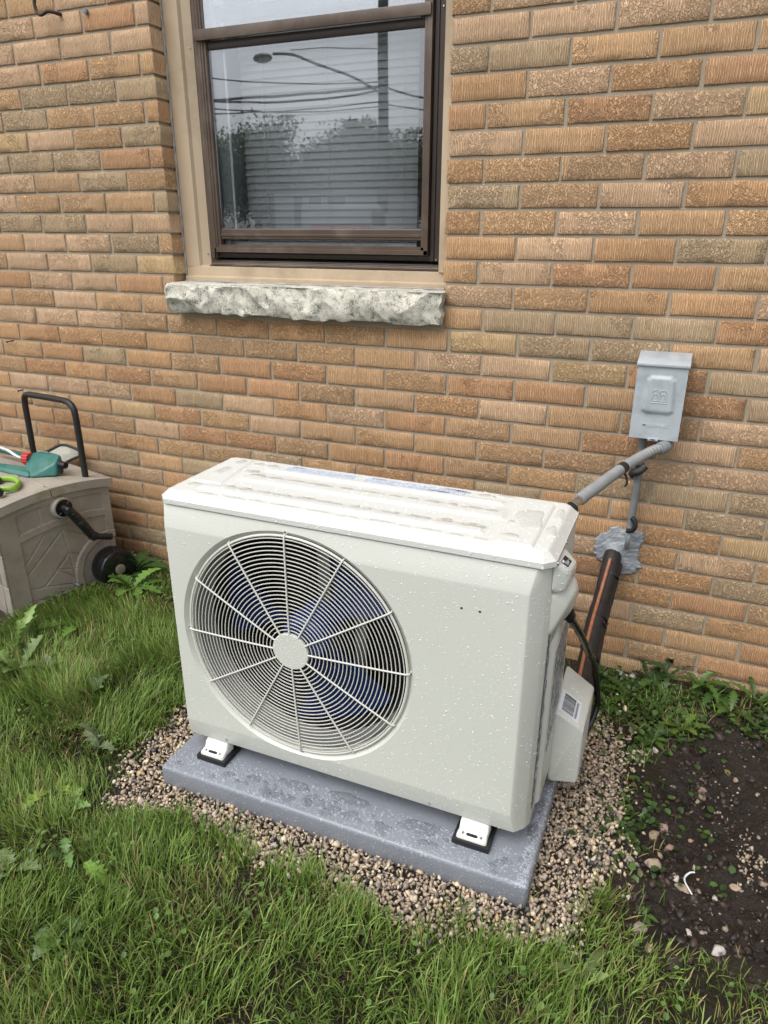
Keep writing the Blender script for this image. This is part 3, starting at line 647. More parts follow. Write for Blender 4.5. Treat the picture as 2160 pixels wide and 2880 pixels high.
BC = {'T': (.72, .445, .235), 'L': (.78, .52, .325), 'R': (.66, .365, .19), 'C': (.69, .40, .20), 'O': (.58, .43, .265), 'Y': (.73, .505, .265), 'B': (.62, .395, .22)}
def brick_wall():
    st = np.random.RandomState(21); V, F, C, TY, MI = [], [], [], [], []; o = 0
    def brick(x0, x1, z0, z1, c, depth=.012, side=None):
        nonlocal o
        NXb, NZb = 9, 4; xs_ = np.linspace(0, 1, NXb); zs_ = np.linspace(0, 1, NZb)
        e = .0014; xs_ = np.concatenate([[0], np.linspace(e / (x1 - x0), 1 - e / (x1 - x0), NXb), [1]]); zs_ = np.concatenate([[0], np.linspace(e / (z1 - z0), 1 - e / (z1 - z0), NZb), [1]])
        gx_, gz_ = np.meshgrid(xs_, zs_, indexing='ij'); nx_, nz_ = gx_.shape
        jx, jz = st.uniform(-.0012, .0012, gx_.shape), st.uniform(-.0009, .0009, gx_.shape)
        px_ = x0 + gx_ * (x1 - x0) + jx; pz_ = z0 + gz_ * (z1 - z0) + jz
        edge = (gx_ == 0) | (gx_ == 1) | (gz_ == 0) | (gz_ == 1)
        py_ = np.where(edge, .0011, 0) + st.uniform(-.0005, .0005) + (gx_ - .5) * st.uniform(-.0016, .0016) + (gz_ - .5) * st.uniform(-.0012, .0012)
        v = np.stack([px_, py_, pz_], -1).reshape(-1, 3); id_ = np.arange(nx_ * nz_).reshape(nx_, nz_)
        f = np.stack([id_[:-1, :-1], id_[1:, :-1], id_[1:, 1:], id_[:-1, 1:]], -1).reshape(-1, 4)
        loop = np.concatenate([id_[:, 0], id_[-1, 1:], id_[-2::-1, -1], id_[0, -2:0:-1]]); m = len(loop)
        vb = v[loop].copy(); vb[:, 1] = depth; nb = len(v)
        q = np.array([[loop[i], nb + i, nb + (i + 1) % m, loop[(i + 1) % m]] for i in range(m)])
        V.append(np.concatenate([v, vb])); F.append(np.concatenate([f, q]) + o); o += nb + m
        cc = np.array(c) * st.uniform(.93, 1.07); C.append(np.tile(cc, (nb + m, 1))); TY.append(np.full(nb + m, st.uniform(.25, .75)))
    for r in range(-12, 32):
        zt = 1.85 - r * CH; z0, z1 = zt - CH + JT / 2, zt - JT / 2
        off = .10 if r % 2 == 0 else .60
        spans = [(-2.6, 5.2)]
        if r < 12 and zt - CH < OZ1: spans = [(-2.6, OX0), (OX1, 5.2)] if zt > OZ0 + .02 else spans
        if r in (11, 12): spans = [(-2.6, OX0 - .004), (OX1 + .006, 5.2)]
        for (a, b) in spans:
            of = off - (.105 if (a > 1 and r < 12) else 0)
            i = math.floor(a / BW - of)
            while True:
                x0 = (i + of) * BW + JT / 2 + st.uniform(-.0015, .0015); x1 = (i + 1 + of) * BW - JT / 2 + st.uniform(-.0015, .0015)
                if x0 > b: break
                x0c, x1c = max(x0, a), min(x1, b)
                if x1c - x0c > .03 or (x1c - x0c > .012):
                    k = KEY.get((r, i))
                    if k is None:
                        low = 1 if r > 12 else 0
                        k = st.choice(list('TLRCOYB'), p=[.46, .19, .05, .11, .08, .05, .06] if not low else [.36, .12, .09, .19, .07, .04, .13])
                    jamb = abs(x1c - OX0) < .01 or abs(x0c - OX1) < .012
                    brick(x0c, x1c, z0 + st.uniform(-.0008, .0008), z1 + st.uniform(-.0008, .0008), BC[k], .115 if jamb and r < 12 else .012)
                i += 1
    nb = sum(len(f) for f in F)
    # mortar: front sheets round the opening, then the reveals
    ym = .0040; rects = [((-2.6, -.4), (OX0 - .006, -.4), (OX0 - .006, 2.62), (-2.6, 2.62)), ((OX1 + .006, -.4), (5.2, -.4), (5.2, 2.62), (OX1 + .006, 2.62)), ((OX0 - .006, -.4), (OX1 + .006, -.4), (OX1 + .006, OZ0 - .03), (OX0 - .006, OZ0 - .03)), ((OX0 - .006, OZ1), (OX1 + .006, OZ1), (OX1 + .006, 2.62), (OX0 - .006, 2.62))]
    fm = []
    for rc in rects:
        V.append(np.array([(x, ym, z) for x, z in rc])); fm.append([o, o + 1, o + 2, o + 3]); o += 4
    for xr in (OX0 - .006, OX1 + .006):
        V.append(np.array([(xr, ym, OZ0 - .03), (xr, .13, OZ0 - .03), (xr, .13, OZ1), (xr, ym, OZ1)])); fm.append([o, o + 1, o + 2, o + 3]); o += 4
    nm = 4 * len(fm); C.append(np.ones((nm, 3)) * .3); TY.append(np.zeros(nm))
    Fa = np.concatenate(F + [np.array(fm)]); mi = np.concatenate([np.zeros(nb), np.ones(len(fm))])
    w_ = np_mesh('brick_wall', np.concatenate(V), Fa, [M_BRICK, M_MORTAR], cols=np.concatenate(C), floats={'typ': np.concatenate(TY)}, midx=mi)
    tag(w_, 'tan and orange combed-face brick wall with grey mortar', 'wall')
    # the body of the wall behind the facing
    bm = bmesh.new()
    for a in ((-2.6, OX0 - .01, .012, .32, -.4, 2.62), (OX1 + .01, 5.2, .012, .32, -.4, 2.62), (OX0 - .0095, OX1 + .0095, .012, .32, -.4, OZ0 - .035), (OX0 - .0095, OX1 + .0095, .012, .32, OZ1 + .005, 2.62)): add_box(bm, *a)
    from_bm('wall_core', bm, M_MORTAR, w_)
brick_wall()
bm = bmesh.new(); add_box(bm, -2.75, 5.3, -.05, .9, 2.62, 2.74, .005)
tag(from_bm('coping', bm, M_TAN), 'flat tan coping along the top of the brick wall', 'coping')

# ------------------------------------------------------------------ window
win = thing('window', 'brown storm window in tan metal trim with closed white blinds', 'window', (1.052, .08, 1.122))
def prism(name, prof, axis, a, b, m, parent, smooth=30):
    """extrude closed profile [(u,v)..] along axis; axis 'x': (y,z) profile; 'z': (x,y) profile"""
    bm = bmesh.new(); A = []; Bv = []
    for u, v in prof:
        A.append(bm.verts.new((a, u, v) if axis == 'x' else (u, v, a))); Bv.append(bm.verts.new((b, u, v) if axis == 'x' else (u, v, b)))
    n = len(prof); bm.faces.new(A); bm.faces.new(Bv)
    for i in range(n): bm.faces.new((A[i], A[(i + 1) % n], Bv[(i + 1) % n], Bv[i]))
    return from_bm(name, bm, m, parent, smooth)
TOPZ = 2.34
# tan trim: left, right, bottom (L shaped with small step)
prism('trim', [(.586, .060), (.596, .056), (.640, .060), (.646, .070), (.672, .082), (.676, .130), (.586, .130)], 'z', 1.171, TOPZ, M_TAN, win)
prism('trim', [(1.520, .044), (1.508, .044), (1.498, .052), (1.488, .056), (1.486, .130), (1.520, .130)], 'z', 1.171, TOPZ, M_TAN, win)
prism('trim', [(.052, 1.1235), (.044, 1.126), (.044, 1.138), (.056, 1.142), (.058, 1.170), (.066, 1.1745), (.130, 1.1745), (.130, 1.1235)], 'x', .590, 1.5195, M_TAN, win)
box('trim', .588, 1.518, .05, .13, TOPZ - .02, TOPZ + .018, M_TAN, win)
bm = bmesh.new(); stc = np.random.RandomState(4)
add_tube(bm, [Vector((.5835 + stc.uniform(-.0015, .0015), .058 + stc.uniform(-.002, .002), 1.13 + i * .012)) for i in range(101)], lambda s, t: .0042 + .0012 * math.sin(s * 90) * math.sin(s * 37), 8)
add_tube(bm, [Vector((.59 + i * .012, .040 + stc.uniform(-.001, .001), 1.1245)) for i in range(78)], lambda s, t: .003 + .001 * math.sin(s * 70), 8)
from_bm('caulk_bead', bm, M_CAULK, win, 60)
# sloped brown ledge with ribs
prism('ledge', [(.060, 1.1748), (.078, 1.179), (.079, 1.1815), (.086, 1.183), (.087, 1.1855), (.094, 1.187), (.095, 1.190), (.13, 1.198), (.13, 1.1748)], 'x', .678, 1.4855, M_BROWN, win)
# outer brown frame
prism('outer_frame', [(.679, .076), (.692, .076), (.692, .083), (.699, .083), (.699, .13), (.679, .13)], 'z', 1.1995, TOPZ - .02, M_BROWN, win)
prism('outer_frame', [(1.484, .072), (1.470, .072), (1.470, .084), (1.463, .084), (1.463, .080), (1.452, .080), (1.452, .13), (1.484, .13)], 'z', 1.1995, TOPZ - .02, M_DBROWN, win)
box('outer_frame', .699, 1.452, .088, .13, 1.1995, 1.2165, M_DBROWN, win, .0015)
# storm frame
prism('storm_frame', [(.693, .070), (.700, .066), (.706, .066), (.708, .069), (.713, .069), (.715, .073), (.722, .073), (.724, .077), (.724, .09), (.693, .09)], 'z', 1.2165, TOPZ - .02, M_BROWN, win)
prism('storm_frame', [(1.448, .066), (1.436, .066), (1.434, .070), (1.426, .070), (1.424, .076), (1.424, .09), (1.448, .09)], 'z', 1.2165, TOPZ - .02, M_BROWN, win)
prism('storm_frame', [(.066, 1.2170), (.066, 1.2290), (.070, 1.2305), (.070, 1.2375), (.076, 1.2400), (.087, 1.2400), (.087, 1.2170)], 'x', .7005, 1.4475, M_BROWN, win)
prism('bottom_rail', [(.080, 1.2560), (.077, 1.2590), (.077, 1.2650), (.074, 1.2665), (.074, 1.2720), (.077, 1.2735), (.077, 1.2855), (.081, 1.2890), (.0935, 1.2890), (.0935, 1.2560)], 'x', .7245, 1.4235, M_BROWN, win)
box('meeting_rail', .688, 1.4455, .0585, .0655, 1.8115, 1.840, M_BROWN, win, .0012)
box('storm_frame', .7245, 1.4235, .078, .0935, 1.790, 1.8125, M_DBROWN, win, .0015)
pane = box('glass_pane', .7247, 1.4233, .0835, .0865, 1.288, 1.7915, M_GLASS, win, 0)
pane2 = box('glass_pane', .7247, 1.4233, .0735, .0765, 1.838, 2.32, M_GLASS2, win, 0)
# inner sash behind
M_SASHG = simple('grey_sash_reflection', (.30, .32, .32), .6, .06, 8)  # mid grey in place of the glass reflection left of the blind
box('inner_sash', .715, .742, .103, .135, 1.20, 2.33, M_SASHG, win); box('inner_sash', 1.40, 1.45, .103, .135, 1.20, 2.33, M_DBROWN, win)
box('inner_sash', .742, 1.40, .105, .135, 1.205, 1.252, M_GREYMET, win); box('inner_sash', .742, 1.40, .105, .135, 1.865, 1.900, M_GREYMET, win)
box('inner_sash', .742, .775, .1025, .1045, 1.905, 2.33, M_PANEL, win, .0005)
box('inner_jamb', .700, .741, .136, .318, 1.20, 2.33, M_WHITE, win, .001)
box('inner_sash', .7635, .7710, .1010, .1045, 1.254, 1.862, M_BLIND, win, .0005)
box('inner_sash', .742, .7630, .1020, .1045, 1.254, 1.862, M_SASHG, win, .0005)
# screws
for x_, y_, z_ in [(.662, .0765, 1.80), (.6785, .0745, 1.216), (1.474, .0715, 1.205), (1.4765, .0715, 1.83), (.664, .0775, 1.21)]: bm = bmesh.new(); add_cyl(bm, (x_, y_, z_), (0, -1, 0), .0028, .002, .0016, 12); from_bm('screw', bm, M_ZINC, win, 40)
# blinds hang inside the window: a thing of their own
bl = thing('window_blind', 'closed white horizontal slat blind hanging behind the window glass', 'blind', (1.09, .165, 1.27))
bm = bmesh.new(); z_ = 1.262; i = 0
while z_ < 2.30:
    prof = [(.168 - .010 * math.sin(a * .9) * .35 - .004 + .0052 * k, z_ + .0255 * k / 6 - 0) for k, a in zip(range(7), np.linspace(-1.5, 1.5, 7))]
    sag = rnd.uniform(-.0006, .0006)
    L0, R0 = .778, 1.392; N_ = 7
    for k in range(6):
        (y0, z0), (y1, z1) = [(.160 + .0095 * (kk / 6) + .0025 * math.sin(math.pi * kk / 6), z_ + sag + .0232 * kk / 6) for kk in (k, k + 1)]
        f = bm.faces.new([bm.verts.new(p) for p in ((L0, y0, z0), (R0, y0, z0), (R0, y1, z1), (L0, y1, z1))]); f.smooth = True
    z_ += .0208; i += 1
    if i > 60: break
bmesh.ops.remove_doubles(bm, verts=bm.verts, dist=1e-5)
me = bpy.data.meshes.new('slats'); bm.to_mesh(me); bm.free(); finish(me, M_BLIND); so_ = link('slat_stack', me, bl); sm = so_.modifiers.new('s', 'SOLIDIFY'); sm.thickness = .0006
for xc in (.86, 1.085, 1.335):
    tube('cord', [(xc + .0008 * math.sin(k * 2.1), .1575, 1.255 + k * .03) for k in range(36)], .0009, M_BLIND, bl, 6)
box('bottom_bar', .776, 1.394, .153, .172, 1.248, 1.262, M_BLIND, bl)
# dark room behind
bm = bmesh.new(); add_box(bm, .60, 1.52, .33, 2.6, .6, 2.5); bmesh.ops.delete(bm, geom=[f for f in bm.faces if f.calc_center_median().y < .34], context='FACES_ONLY')
for f in bm.faces: f.normal_flip()
me = bpy.data.meshes.new('room'); bm.to_mesh(me); bm.free(); finish(me, M_ROOM); tag(link('room', me), kind='structure')

# ------------------------------------------------------------------ stone sill
def sill():
    x0, x1, z0, z1, yf, yb = .578, 1.532, 1.030, 1.1215, -.047, .050
    NX_, NZ_ = 190, 22; xs_ = np.linspace(x0, x1, NX_); zs_ = np.linspace(z0, z1, NZ_); gx_, gz_ = np.meshgrid(xs_, zs_, indexing='ij')
    r = fbm(gx_, gz_, .10, 91, 4); r2 = np.abs(fbm(gx_ + gz_ * .9, gz_ - gx_ * .35, .13, 95, 3) - .5) * 2
    u = (gz_ - z0) / (z1 - z0); bulge = -.010 * np.sin(np.pi * u) ** .7
    y = yf + .006 + bulge + (r - .5) * .028 + (r2 ** .7 - .4) * .024
    y = np.where((gz_ == z1), yf + .004 + (vn(gx_, gz_ * 0, .02, 2) - .5) * .006, y)
    zz_ = gz_ + np.where(u == 0, (vn(gx_, 0 * gx_, .035, 6) - .5) * .010, 0); xx = gx_ + np.where(gx_ == x0, (vn(gz_, 0 * gz_, .02, 3) - .3) * .014, 0) + np.where(gx_ == x1, -(vn(gz_, 0 * gz_, .02, 13) - .2) * .010, 0)
    V = [np.stack([xx, y, zz_], -1).reshape(-1, 3)]; id_ = np.arange(NX_ * NZ_).reshape(NX_, NZ_)
    F = [np.stack([id_[:-1, :-1], id_[1:, :-1], id_[1:, 1:], id_[:-1, 1:]], -1).reshape(-1, 4)]
    loop = np.concatenate([id_[:, 0], id_[-1, 1:], id_[-2::-1, -1], id_[0, -2:0:-1]]); m = len(loop); prev = loop; o = NX_ * NZ_
    for k, yy in enumerate((-.036, -.018, .004, .03, .06)):
        vb = V[0][loop].copy(); vb[:, 1] = yy; 
        if k: vb[:, 0] += (vb[:, 0] > 1.5) * .004 * math.sin(k * 2.1); vb[:, 2] += (vb[:, 2] > 1.11) * (vn(vb[:, 0], vb[:, 1], .03, 9) * .002)
        nid = np.arange(o, o + m); V.append(vb); F.append(np.stack([prev, nid, np.roll(nid, -1), np.roll(prev, -1)], -1)); prev = nid; o += m
    s = np_mesh('stone_sill', np.concatenate(V), np.concatenate(F), M_STONE, smooth=35)
    tag(s, 'rock-faced grey limestone sill under the window', 'window sill')
sill()

# ------------------------------------------------------------------ plastic pad
bm = bmesh.new(); add_box(bm, PADX[0], PADX[1], PADX[2], PADX[3], -.012, .054, .009, 3)
bmesh.ops.transform(bm, matrix=Matrix.Rotation(R(.4), 4, 'Z'), space=Matrix.Translation((-1.6, .95, 0)), verts=bm.verts)
pad = tag(from_bm('condenser_pad', bm, M_PAD, None, 40), 'wet blue-grey plastic pad under the outdoor unit', 'pad')

# ------------------------------------------------------------------ outdoor unit
unit = thing('outdoor_heat_pump', 'cream outdoor heat pump with round fan grille, wet with rain, on the grey pad', 'heat pump', (1.6, -.72, .054))
YF = -.872; XL, XR = 1.160, 2.029; ZB, ZS = .100, .7215; YB = -.575
pts = [(x, YF, z) for x in (1.176, 1.995) for z in (.152, .672)]
pts += [(1.172, -.8605, ZS), (2.004, -.8605, ZS), (1.172, -.862, ZB), (2.004, -.862, ZB)]
pts += [(x, y, z) for x, y in ((XL, -.842), (2.022, -.842), (XR, -.825), (XL, YB), (XR, YB)) for z in (ZB, ZS)]
bm = hull_bm(pts, .0028, 3)
case = from_bm('casing', bm, M_PAINT, unit, 40)
FC = (1.488, .427); RR = .2865
def cone_cut(r0, r1, y0, y1, n=128):
    b = bmesh.new(); add_tube(b, [Vector((FC[0], y0, FC[1])), Vector((FC[0], y1, FC[1]))], lambda s, t: r0 + (r1 - r0) * t, n); return b
b = bmesh.new(); c0 = Vector((FC[0], 0, FC[1]))
prof = [(-.89, RR + .006), (YF - .0005, RR), (YF + .004, RR - .003), (YF + .012, RR - .010), (YF + .014, RR - .0125), (YF + .015, .2715), (YF + .022, .2675), (YF + .05, .2655), (-.62, .2655)]
ring = []
for y, r in prof: ring.append([b.verts.new((FC[0] + r * math.cos(a), y, FC[1] + r * math.sin(a))) for a in [2 * math.pi * k / 144 for k in range(144)]])
for i in range(len(ring) - 1):
    for k in range(144): b.faces.new((ring[i][k], ring[i][(k + 1) % 144], ring[i + 1][(k + 1) % 144], ring[i + 1][k]))
b.faces.new(ring[0]); b.faces.new(ring[-1])
boolean(case, b)
for hx in (1.869, 1.905): boolean(case, (lambda bb: (add_cyl(bb, (hx, -.90, .618), (0, 1, 0), .0028, .0028, .05, 16), bb)[1])(bmesh.new()))
me = case.data; me.materials.clear(); me.materials.append(M_PAINT); me.materials.append(M_DARK); me.materials.append(M_DUCT)
for p in me.polygons:
    c = p.center; rr = math.hypot(c.x - FC[0], c.z - FC[1]); p.use_smooth = True
    p.material_index = 1 if (c.y > YF + .06 and rr < .267) or (rr < .268 and c.y > -.7 and rr < .2657) else (2 if (rr < .2675 and c.y > YF + .02) else 0)
    if c.z < .6 and 1.86 < c.x < 1.92 and c.y > YF + .002 and rr > .3: p.material_index = 0
me.set_sharp_from_angle(angle=R(28))
for hx in (1.869, 1.905): box('casing_hole', hx - .0025, hx + .0025, YF + .0008, YF + .0060, .6155, .6205, M_DARK, unit, .0007)
# duct lining behind the grille: pale ring in front, black chamber behind
bm = bmesh.new()
R1 = add_tube(bm, [Vector((FC[0], y, FC[1])) for y in (YF + .022, YF + .05, YF + .085)], lambda s, t: .2650 - .0007 * t, 96, False)
from_bm('fan_shroud', bm, M_DUCT, unit, 60)
bm = bmesh.new(); add_tube(bm, [Vector((FC[0], y, FC[1])) for y in (YF + .086, -.63)], .2640, 96, False)
c_ = bmesh.ops.create_circle(bm, cap_ends=True, segments=96, radius=.264, matrix=Matrix.Translation((FC[0], -.632, FC[1])) @ Matrix.Rotation(R(90), 4, 'X'))
from_bm('fan_chamber', bm, M_DARK, unit, 60)
box('motor_bracket', FC[0] + .075, FC[0] + .105, YF + .168, YF + .173, FC[1] - .24, FC[1] + .22, M_GREYMET, unit, .001)
box('motor_bracket', FC[0] - .02, FC[0] + .012, YF + .168, YF + .173, FC[1] - .25, FC[1] + .235, M_GREYMET, unit, .001)
hull = hull_bm([(FC[0] + dx, YF + .150 + dy, FC[1] - .235 + dz) for dx, dy, dz in [(-.03, 0, 0), (.14, 0, .02), (.12, 0, .09), (0, 0, .11), (-.03, .02, 0), (.14, .02, .02), (.12, .02, .09), (0, .02, .11)]], .004)
from_bm('shroud_bracket', hull, M_GREYMET, unit, 30)
bm = bmesh.new(); add_cyl(bm, (FC[0] + .055, YF + .148, FC[1] - .175), (0, -1, 0), .009, .009, .006, 18); from_bm('bolt', bm, M_ZINC, unit, 40)
# fan: hub and three navy blades
bm = bmesh.new(); add_tube(bm, [Vector((FC[0], y, FC[1])) for y in (YF + .045, YF + .05, YF + .06, YF + .145)], lambda s, t: .038 if s < .002 else .05 if s < .01 else .056, 40)
fan = from_bm('fan_hub', bm, M_NAVY, unit, 50)
for k in range(3):
    bm = bmesh.new(); A0 = R(-78 + 120 * k); NR, NA = 12, 16; G = []
    for i in range(NR):
        r = .05 + (.252 - .05) * i / (NR - 1); row = []
        w0 = -.10 - .32 * (i / (NR - 1)); w1 = .34 + .40 * math.sin(min(1, i / (NR - 1) * 1.05) * 1.7) * .75
        for j in range(NA):
            f = j / (NA - 1); a = A0 + w0 + (w1 - w0) * f; row.append(bm.verts.new((FC[0] + r * math.cos(a), YF + .085 + .050 * f + .012 * math.sin(f * 3.1), FC[1] + r * math.sin(a))))
        G.append(row)
    for i in range(NR - 1):
        for j in range(NA - 1): bm.faces.new((G[i][j], G[i + 1][j], G[i + 1][j + 1], G[i][j + 1]))
    bmesh.ops.solidify(bm, geom=bm.faces, thickness=.0025)
    from_bm('fan_blade', bm, M_NAVY, unit, 50)
# grille
GY = YF + .004
bm = bmesh.new()
NRG = 24
bul = lambda r: GY - .006 * (1 - (r / .272) ** 2)
for i in range(NRG):
    r = .0525 + (.2655 - .0525) * i / (NRG - 1); add_torus(bm, (FC[0], bul(r), FC[1]), r, .00130, 'y', 128, 6)
add_torus(bm, (FC[0], GY + .002, FC[1]), .2715, .0030, 'y', 144, 8)
for k in range(12):
    a = R(90 - 30 * k + (2 if k else 1)); ca, sa = math.cos(a), math.sin(a)
    P = [Vector((FC[0] + r * ca, bul(r) - .0028, FC[1] + r * sa)) for r in np.linspace(.043, .268, 14)]
    P += [Vector((FC[0] + .2745 * ca, GY - .001, FC[1] + .2745 * sa)), Vector((FC[0] + .2765 * ca, GY + .007, FC[1] + .2765 * sa))]
    add_tube(bm, P, .0021, 8)
    if k in (0, 3, 6, 9):
        add_torus(bm, (FC[0] + .2790 * ca, GY + .006, FC[1] + .2790 * sa), .0042, .0019, 'y', 20, 6)
from_bm('lid_seam_shade', hull_bm([(x, y, z) for z in (.715, .7255) for x, y in ((1.176, -.8575), (2.001, -.8575), (1.1625, -.840), (2.0195, -.840), (2.0265, -.825), (1.1625, YB - .002), (2.0265, YB - .002))]), M_DARK, unit)  # black filler inside the seam, put in to draw its shadow
grille = from_bm('fan_grille', bm, M_WIRE, unit, 60)
for k in (0, 3, 6, 9):
    bm = bmesh.new(); a = R(90 - 30 * k + (2 if k else 1)); add_cyl(bm, (FC[0] + .2790 * math.cos(a), GY + .008, FC[1] + .2790 * math.sin(a)), (0, -1, 0), .0042, .0030, .0050, 16); from_bm('screw', bm, M_ZINC, unit, 40)
bm = bmesh.new(); y0 = bul(0) - .004
add_tube(bm, [Vector((FC[0], y0 + d, FC[1])) for d in (.007, .001, .0002, 0)], lambda s, t: .0445 if s < .0055 else (.0442 if s < .0065 else .0425), 64)
badge = from_bm('grille_badge', bm, M_PAINT, unit, 40)

# lid with pressed ribs
LX0, LX1, LY0, LY1, ZT = 1.157, 2.033, -.8645, -.570, .7530
def lid():
    nx_, ny_ = 300, 120; xs_ = np.linspace(0, 1, nx_); ys_ = np.linspace(0, 1, ny_)
    gx_, gy_ = np.meshgrid(LX0 + xs_ * (LX1 - LX0), LY0 + ys_ * (LY1 - LY0), indexing='ij')
    # chamfered corners: pull corner vertices inwards
    cxx, cyy = (LX0 + LX1) / 2, (LY0 + LY1) / 2; hx, hy = (LX1 - LX0) / 2, (LY1 - LY0) / 2; ch = .020
    dx, dy = hx - np.abs(gx_ - cxx), hy - np.abs(gy_ - cyy); s = np.maximum(0, ch - (dx + dy)) / 2
    gx2 = gx_ - np.sign(gx_ - cxx) * s; gy2 = gy_ - np.sign(gy_ - cyy) * s
    d = np.minimum(np.minimum(dx, dy), np.maximum(0, (dx + dy - ch)) * .7071)
    z = ZT - .0150 * (1 - np.clip(d / .0165, 0, 1)) - .0018 * (1 - sstep(.010, .026, d))
    x, y = gx_, gy_
    def band(y0, xa, xb, hgt=.0042, bk=.055):
        m = sstep(xa - .008, xa + .008, x) * sstep(xb + .008, xb - .008, x)
        return m * hgt * (sstep(y0 - .004, y0 + .004, y) * sstep(y0 + bk, y0 + .012, y) - 0 * y)
    z = z + band(-.656, 1.31, 1.885, .0044, .03) + band(-.733, 1.285 - 0, 1.905, .0044, .075) + band(-.818, 1.235, 1.885, .0050, .045)
    e = sstep(.0, .006, np.minimum(np.minimum(x - 1.915, 1.990 - x), np.minimum(y + .845, -.612 - y)))
    z = z + e * .0042
    e2 = sstep(.0, .006, np.minimum(np.minimum(x - 1.20, 1.245 - x + (y + .60) * -.15), np.minimum(y + .78, -.60 - y))); z = z + e2 * .003
    V = np.stack([gx2, gy2, z], -1).reshape(-1, 3); id_ = np.arange(nx_ * ny_).reshape(nx_, ny_)
    F = [np.stack([id_[:-1, :-1], id_[1:, :-1], id_[1:, 1:], id_[:-1, 1:]], -1).reshape(-1, 4)]; VV = [V]
    loop = np.concatenate([id_[:, 0], id_[-1, 1:], id_[-2::-1, -1], id_[0, -2:0:-1]]); prev = loop; o = len(V); m = len(loop)
    for zz_, ins in ((.7365, -.0006), (.7255, -.0006), (.7245, .0005), (.7245, .006)):
        vb = V[loop].copy(); vb[:, 0] -= np.sign(vb[:, 0] - cxx) * ins; vb[:, 1] -= np.sign(vb[:, 1] - cyy) * ins; vb[:, 2] = zz_
        nid = np.arange(o, o + m); VV.append(vb); F.append(np.stack([prev, nid, np.roll(nid, -1), np.roll(prev, -1)], -1)); prev = nid; o += m
    l = np_mesh('lid', np.concatenate(VV), np.concatenate(F), M_LID, unit, 32); return l
lido = lid()
# warning labels on the lid
M_LABEL = simple('pale_blue_label', (.64, .69, .76), .45, .03, 10)
def label_strip(x0, x1, y0, y1, name, words, ink, parent, bg=M_LABEL, rows=7, zf=None):
    z = ZT + .0006; box(name, x0, x1, y0, y1, z - .0009, z, bg, parent, .0001, 1)
    bm = bmesh.new(); st = random.Random(len(words) + int(x0 * 100)); h = (y1 - y0 - .004) / rows
    for r in range(rows):
        y = y1 - .003 - h * (r + .75); x = x0 + .004 + (.010 if r == 0 else 0)
        while x < x1 - .008:
            wl = st.uniform(.0015, .0065)
            k = st.random()
            if k < .85:
                n_ = max(1, int(wl / .0012))
                for j in range(n_):
                    a = x + j * .0012; hh = h * st.uniform(.35, .62)
                    vs = [bm.verts.new(p) for p in ((a, y, z + .0002), (a + .0008, y, z + .0002), (a + .0008, y + hh, z + .0002), (a, y + hh, z + .0002))]; bm.faces.new(vs)
            x += wl + .0012
    from_bm('small_print', bm, ink, parent)
    for wd, xx, row in words:
        me = text_mesh(wd, h * 1.25, 0, .0001); me.transform(Matrix.Translation((xx, y1 - .003 - h * (row + .45), z + .0004))); finish(me, M_INK); link('heading_text', me, parent)
label_strip(1.345, 1.535, -.641, -.600, 'warning_label', [('WARNING', 1.372, 0)], M_BLUEINK, unit)
label_strip(1.552, 1.800, -.643, -.600, 'warning_label', [('WARNING', 1.585, 0), ('AVERTISSEMENT', 1.765, 0), ('AVERTISSEMENT', 1.735, 4), ('WARNING', 1.788, 1)], M_BLUEINK, unit)

# side: film, seam, two grip covers, valve cover
def side_film():
    ny_, nz_ = 14, 60; V = []
    for i in range(ny_):
        for j in range(nz_):
            u, v = i / (ny_ - 1), j / (nz_ - 1); z = .135 + v * .565; y0, y1 = -.822, -.800
            V.append((2.0296 + .0012 + .0010 * math.sin(v * 90 + u * 6) * math.sin(v * 31) + .0007 * math.sin(u * 9 + v * 55), y0 + (y1 - y0) * u, z))
    id_ = np.arange(ny_ * nz_).reshape(ny_, nz_); F = np.stack([id_[:-1, :-1], id_[1:, :-1], id_[1:, 1:], id_[:-1, 1:]], -1).reshape(-1, 4)
    return np_mesh('protective_film', V, F, M_FILM, unit, 60)
side_film()
pl_ = hull_bm([(2.029, -.795, .125), (2.040, -.785, .13), (2.029, -.585, .125), (2.040, -.595, .13), (2.029, -.795, .53), (2.040, -.785, .50), (2.040, -.76, .545), (2.029, -.585, .60), (2.040, -.595, .59)], .004, 3)
from_bm('service_panel', pl_, M_PAINT, unit, 35)
ny_, nz_ = 30, 60; V = []
for i in range(ny_):
    for j in range(nz_):
        u, v = i / (ny_ - 1), j / (nz_ - 1); V.append((2.0405 + .0035 * math.sin(math.pi * u) * math.sin(math.pi * v) + .0010 * math.sin(v * 40 + u * 26) * math.sin(u * 31 + v * 9), -.768 + .15 * u, .25 + .25 * v + .03 * u))
id_ = np.arange(ny_ * nz_).reshape(ny_, nz_); np_mesh('protective_film', V, np.stack([id_[:-1, :-1], id_[1:, :-1], id_[1:, 1:], id_[:-1, 1:]], -1).reshape(-1, 4), M_FILM, unit, 60)
g1 = hull_bm([(2.027, -.850 + .012, .728), (2.027, -.742, .728), (2.060, -.755, .700), (2.056, -.822, .706), (2.052, -.822, .668), (2.057, -.750, .665), (2.027, -.838, .662), (2.027, -.742, .660)], .006, 4)
from_bm('electrical_cover', g1, M_PAINT, unit, 35)
g2 = hull_bm([(2.027, -.830, .666), (2.027, -.735, .664), (2.058, -.745, .668), (2.069, -.748, .640), (2.066, -.790, .652), (2.062, -.750, .595), (2.054, -.812, .622), (2.027, -.826, .560), (2.027, -.735, .575)], .006, 4)
from_bm('grip_cover', g2, M_PAINT, unit, 35)
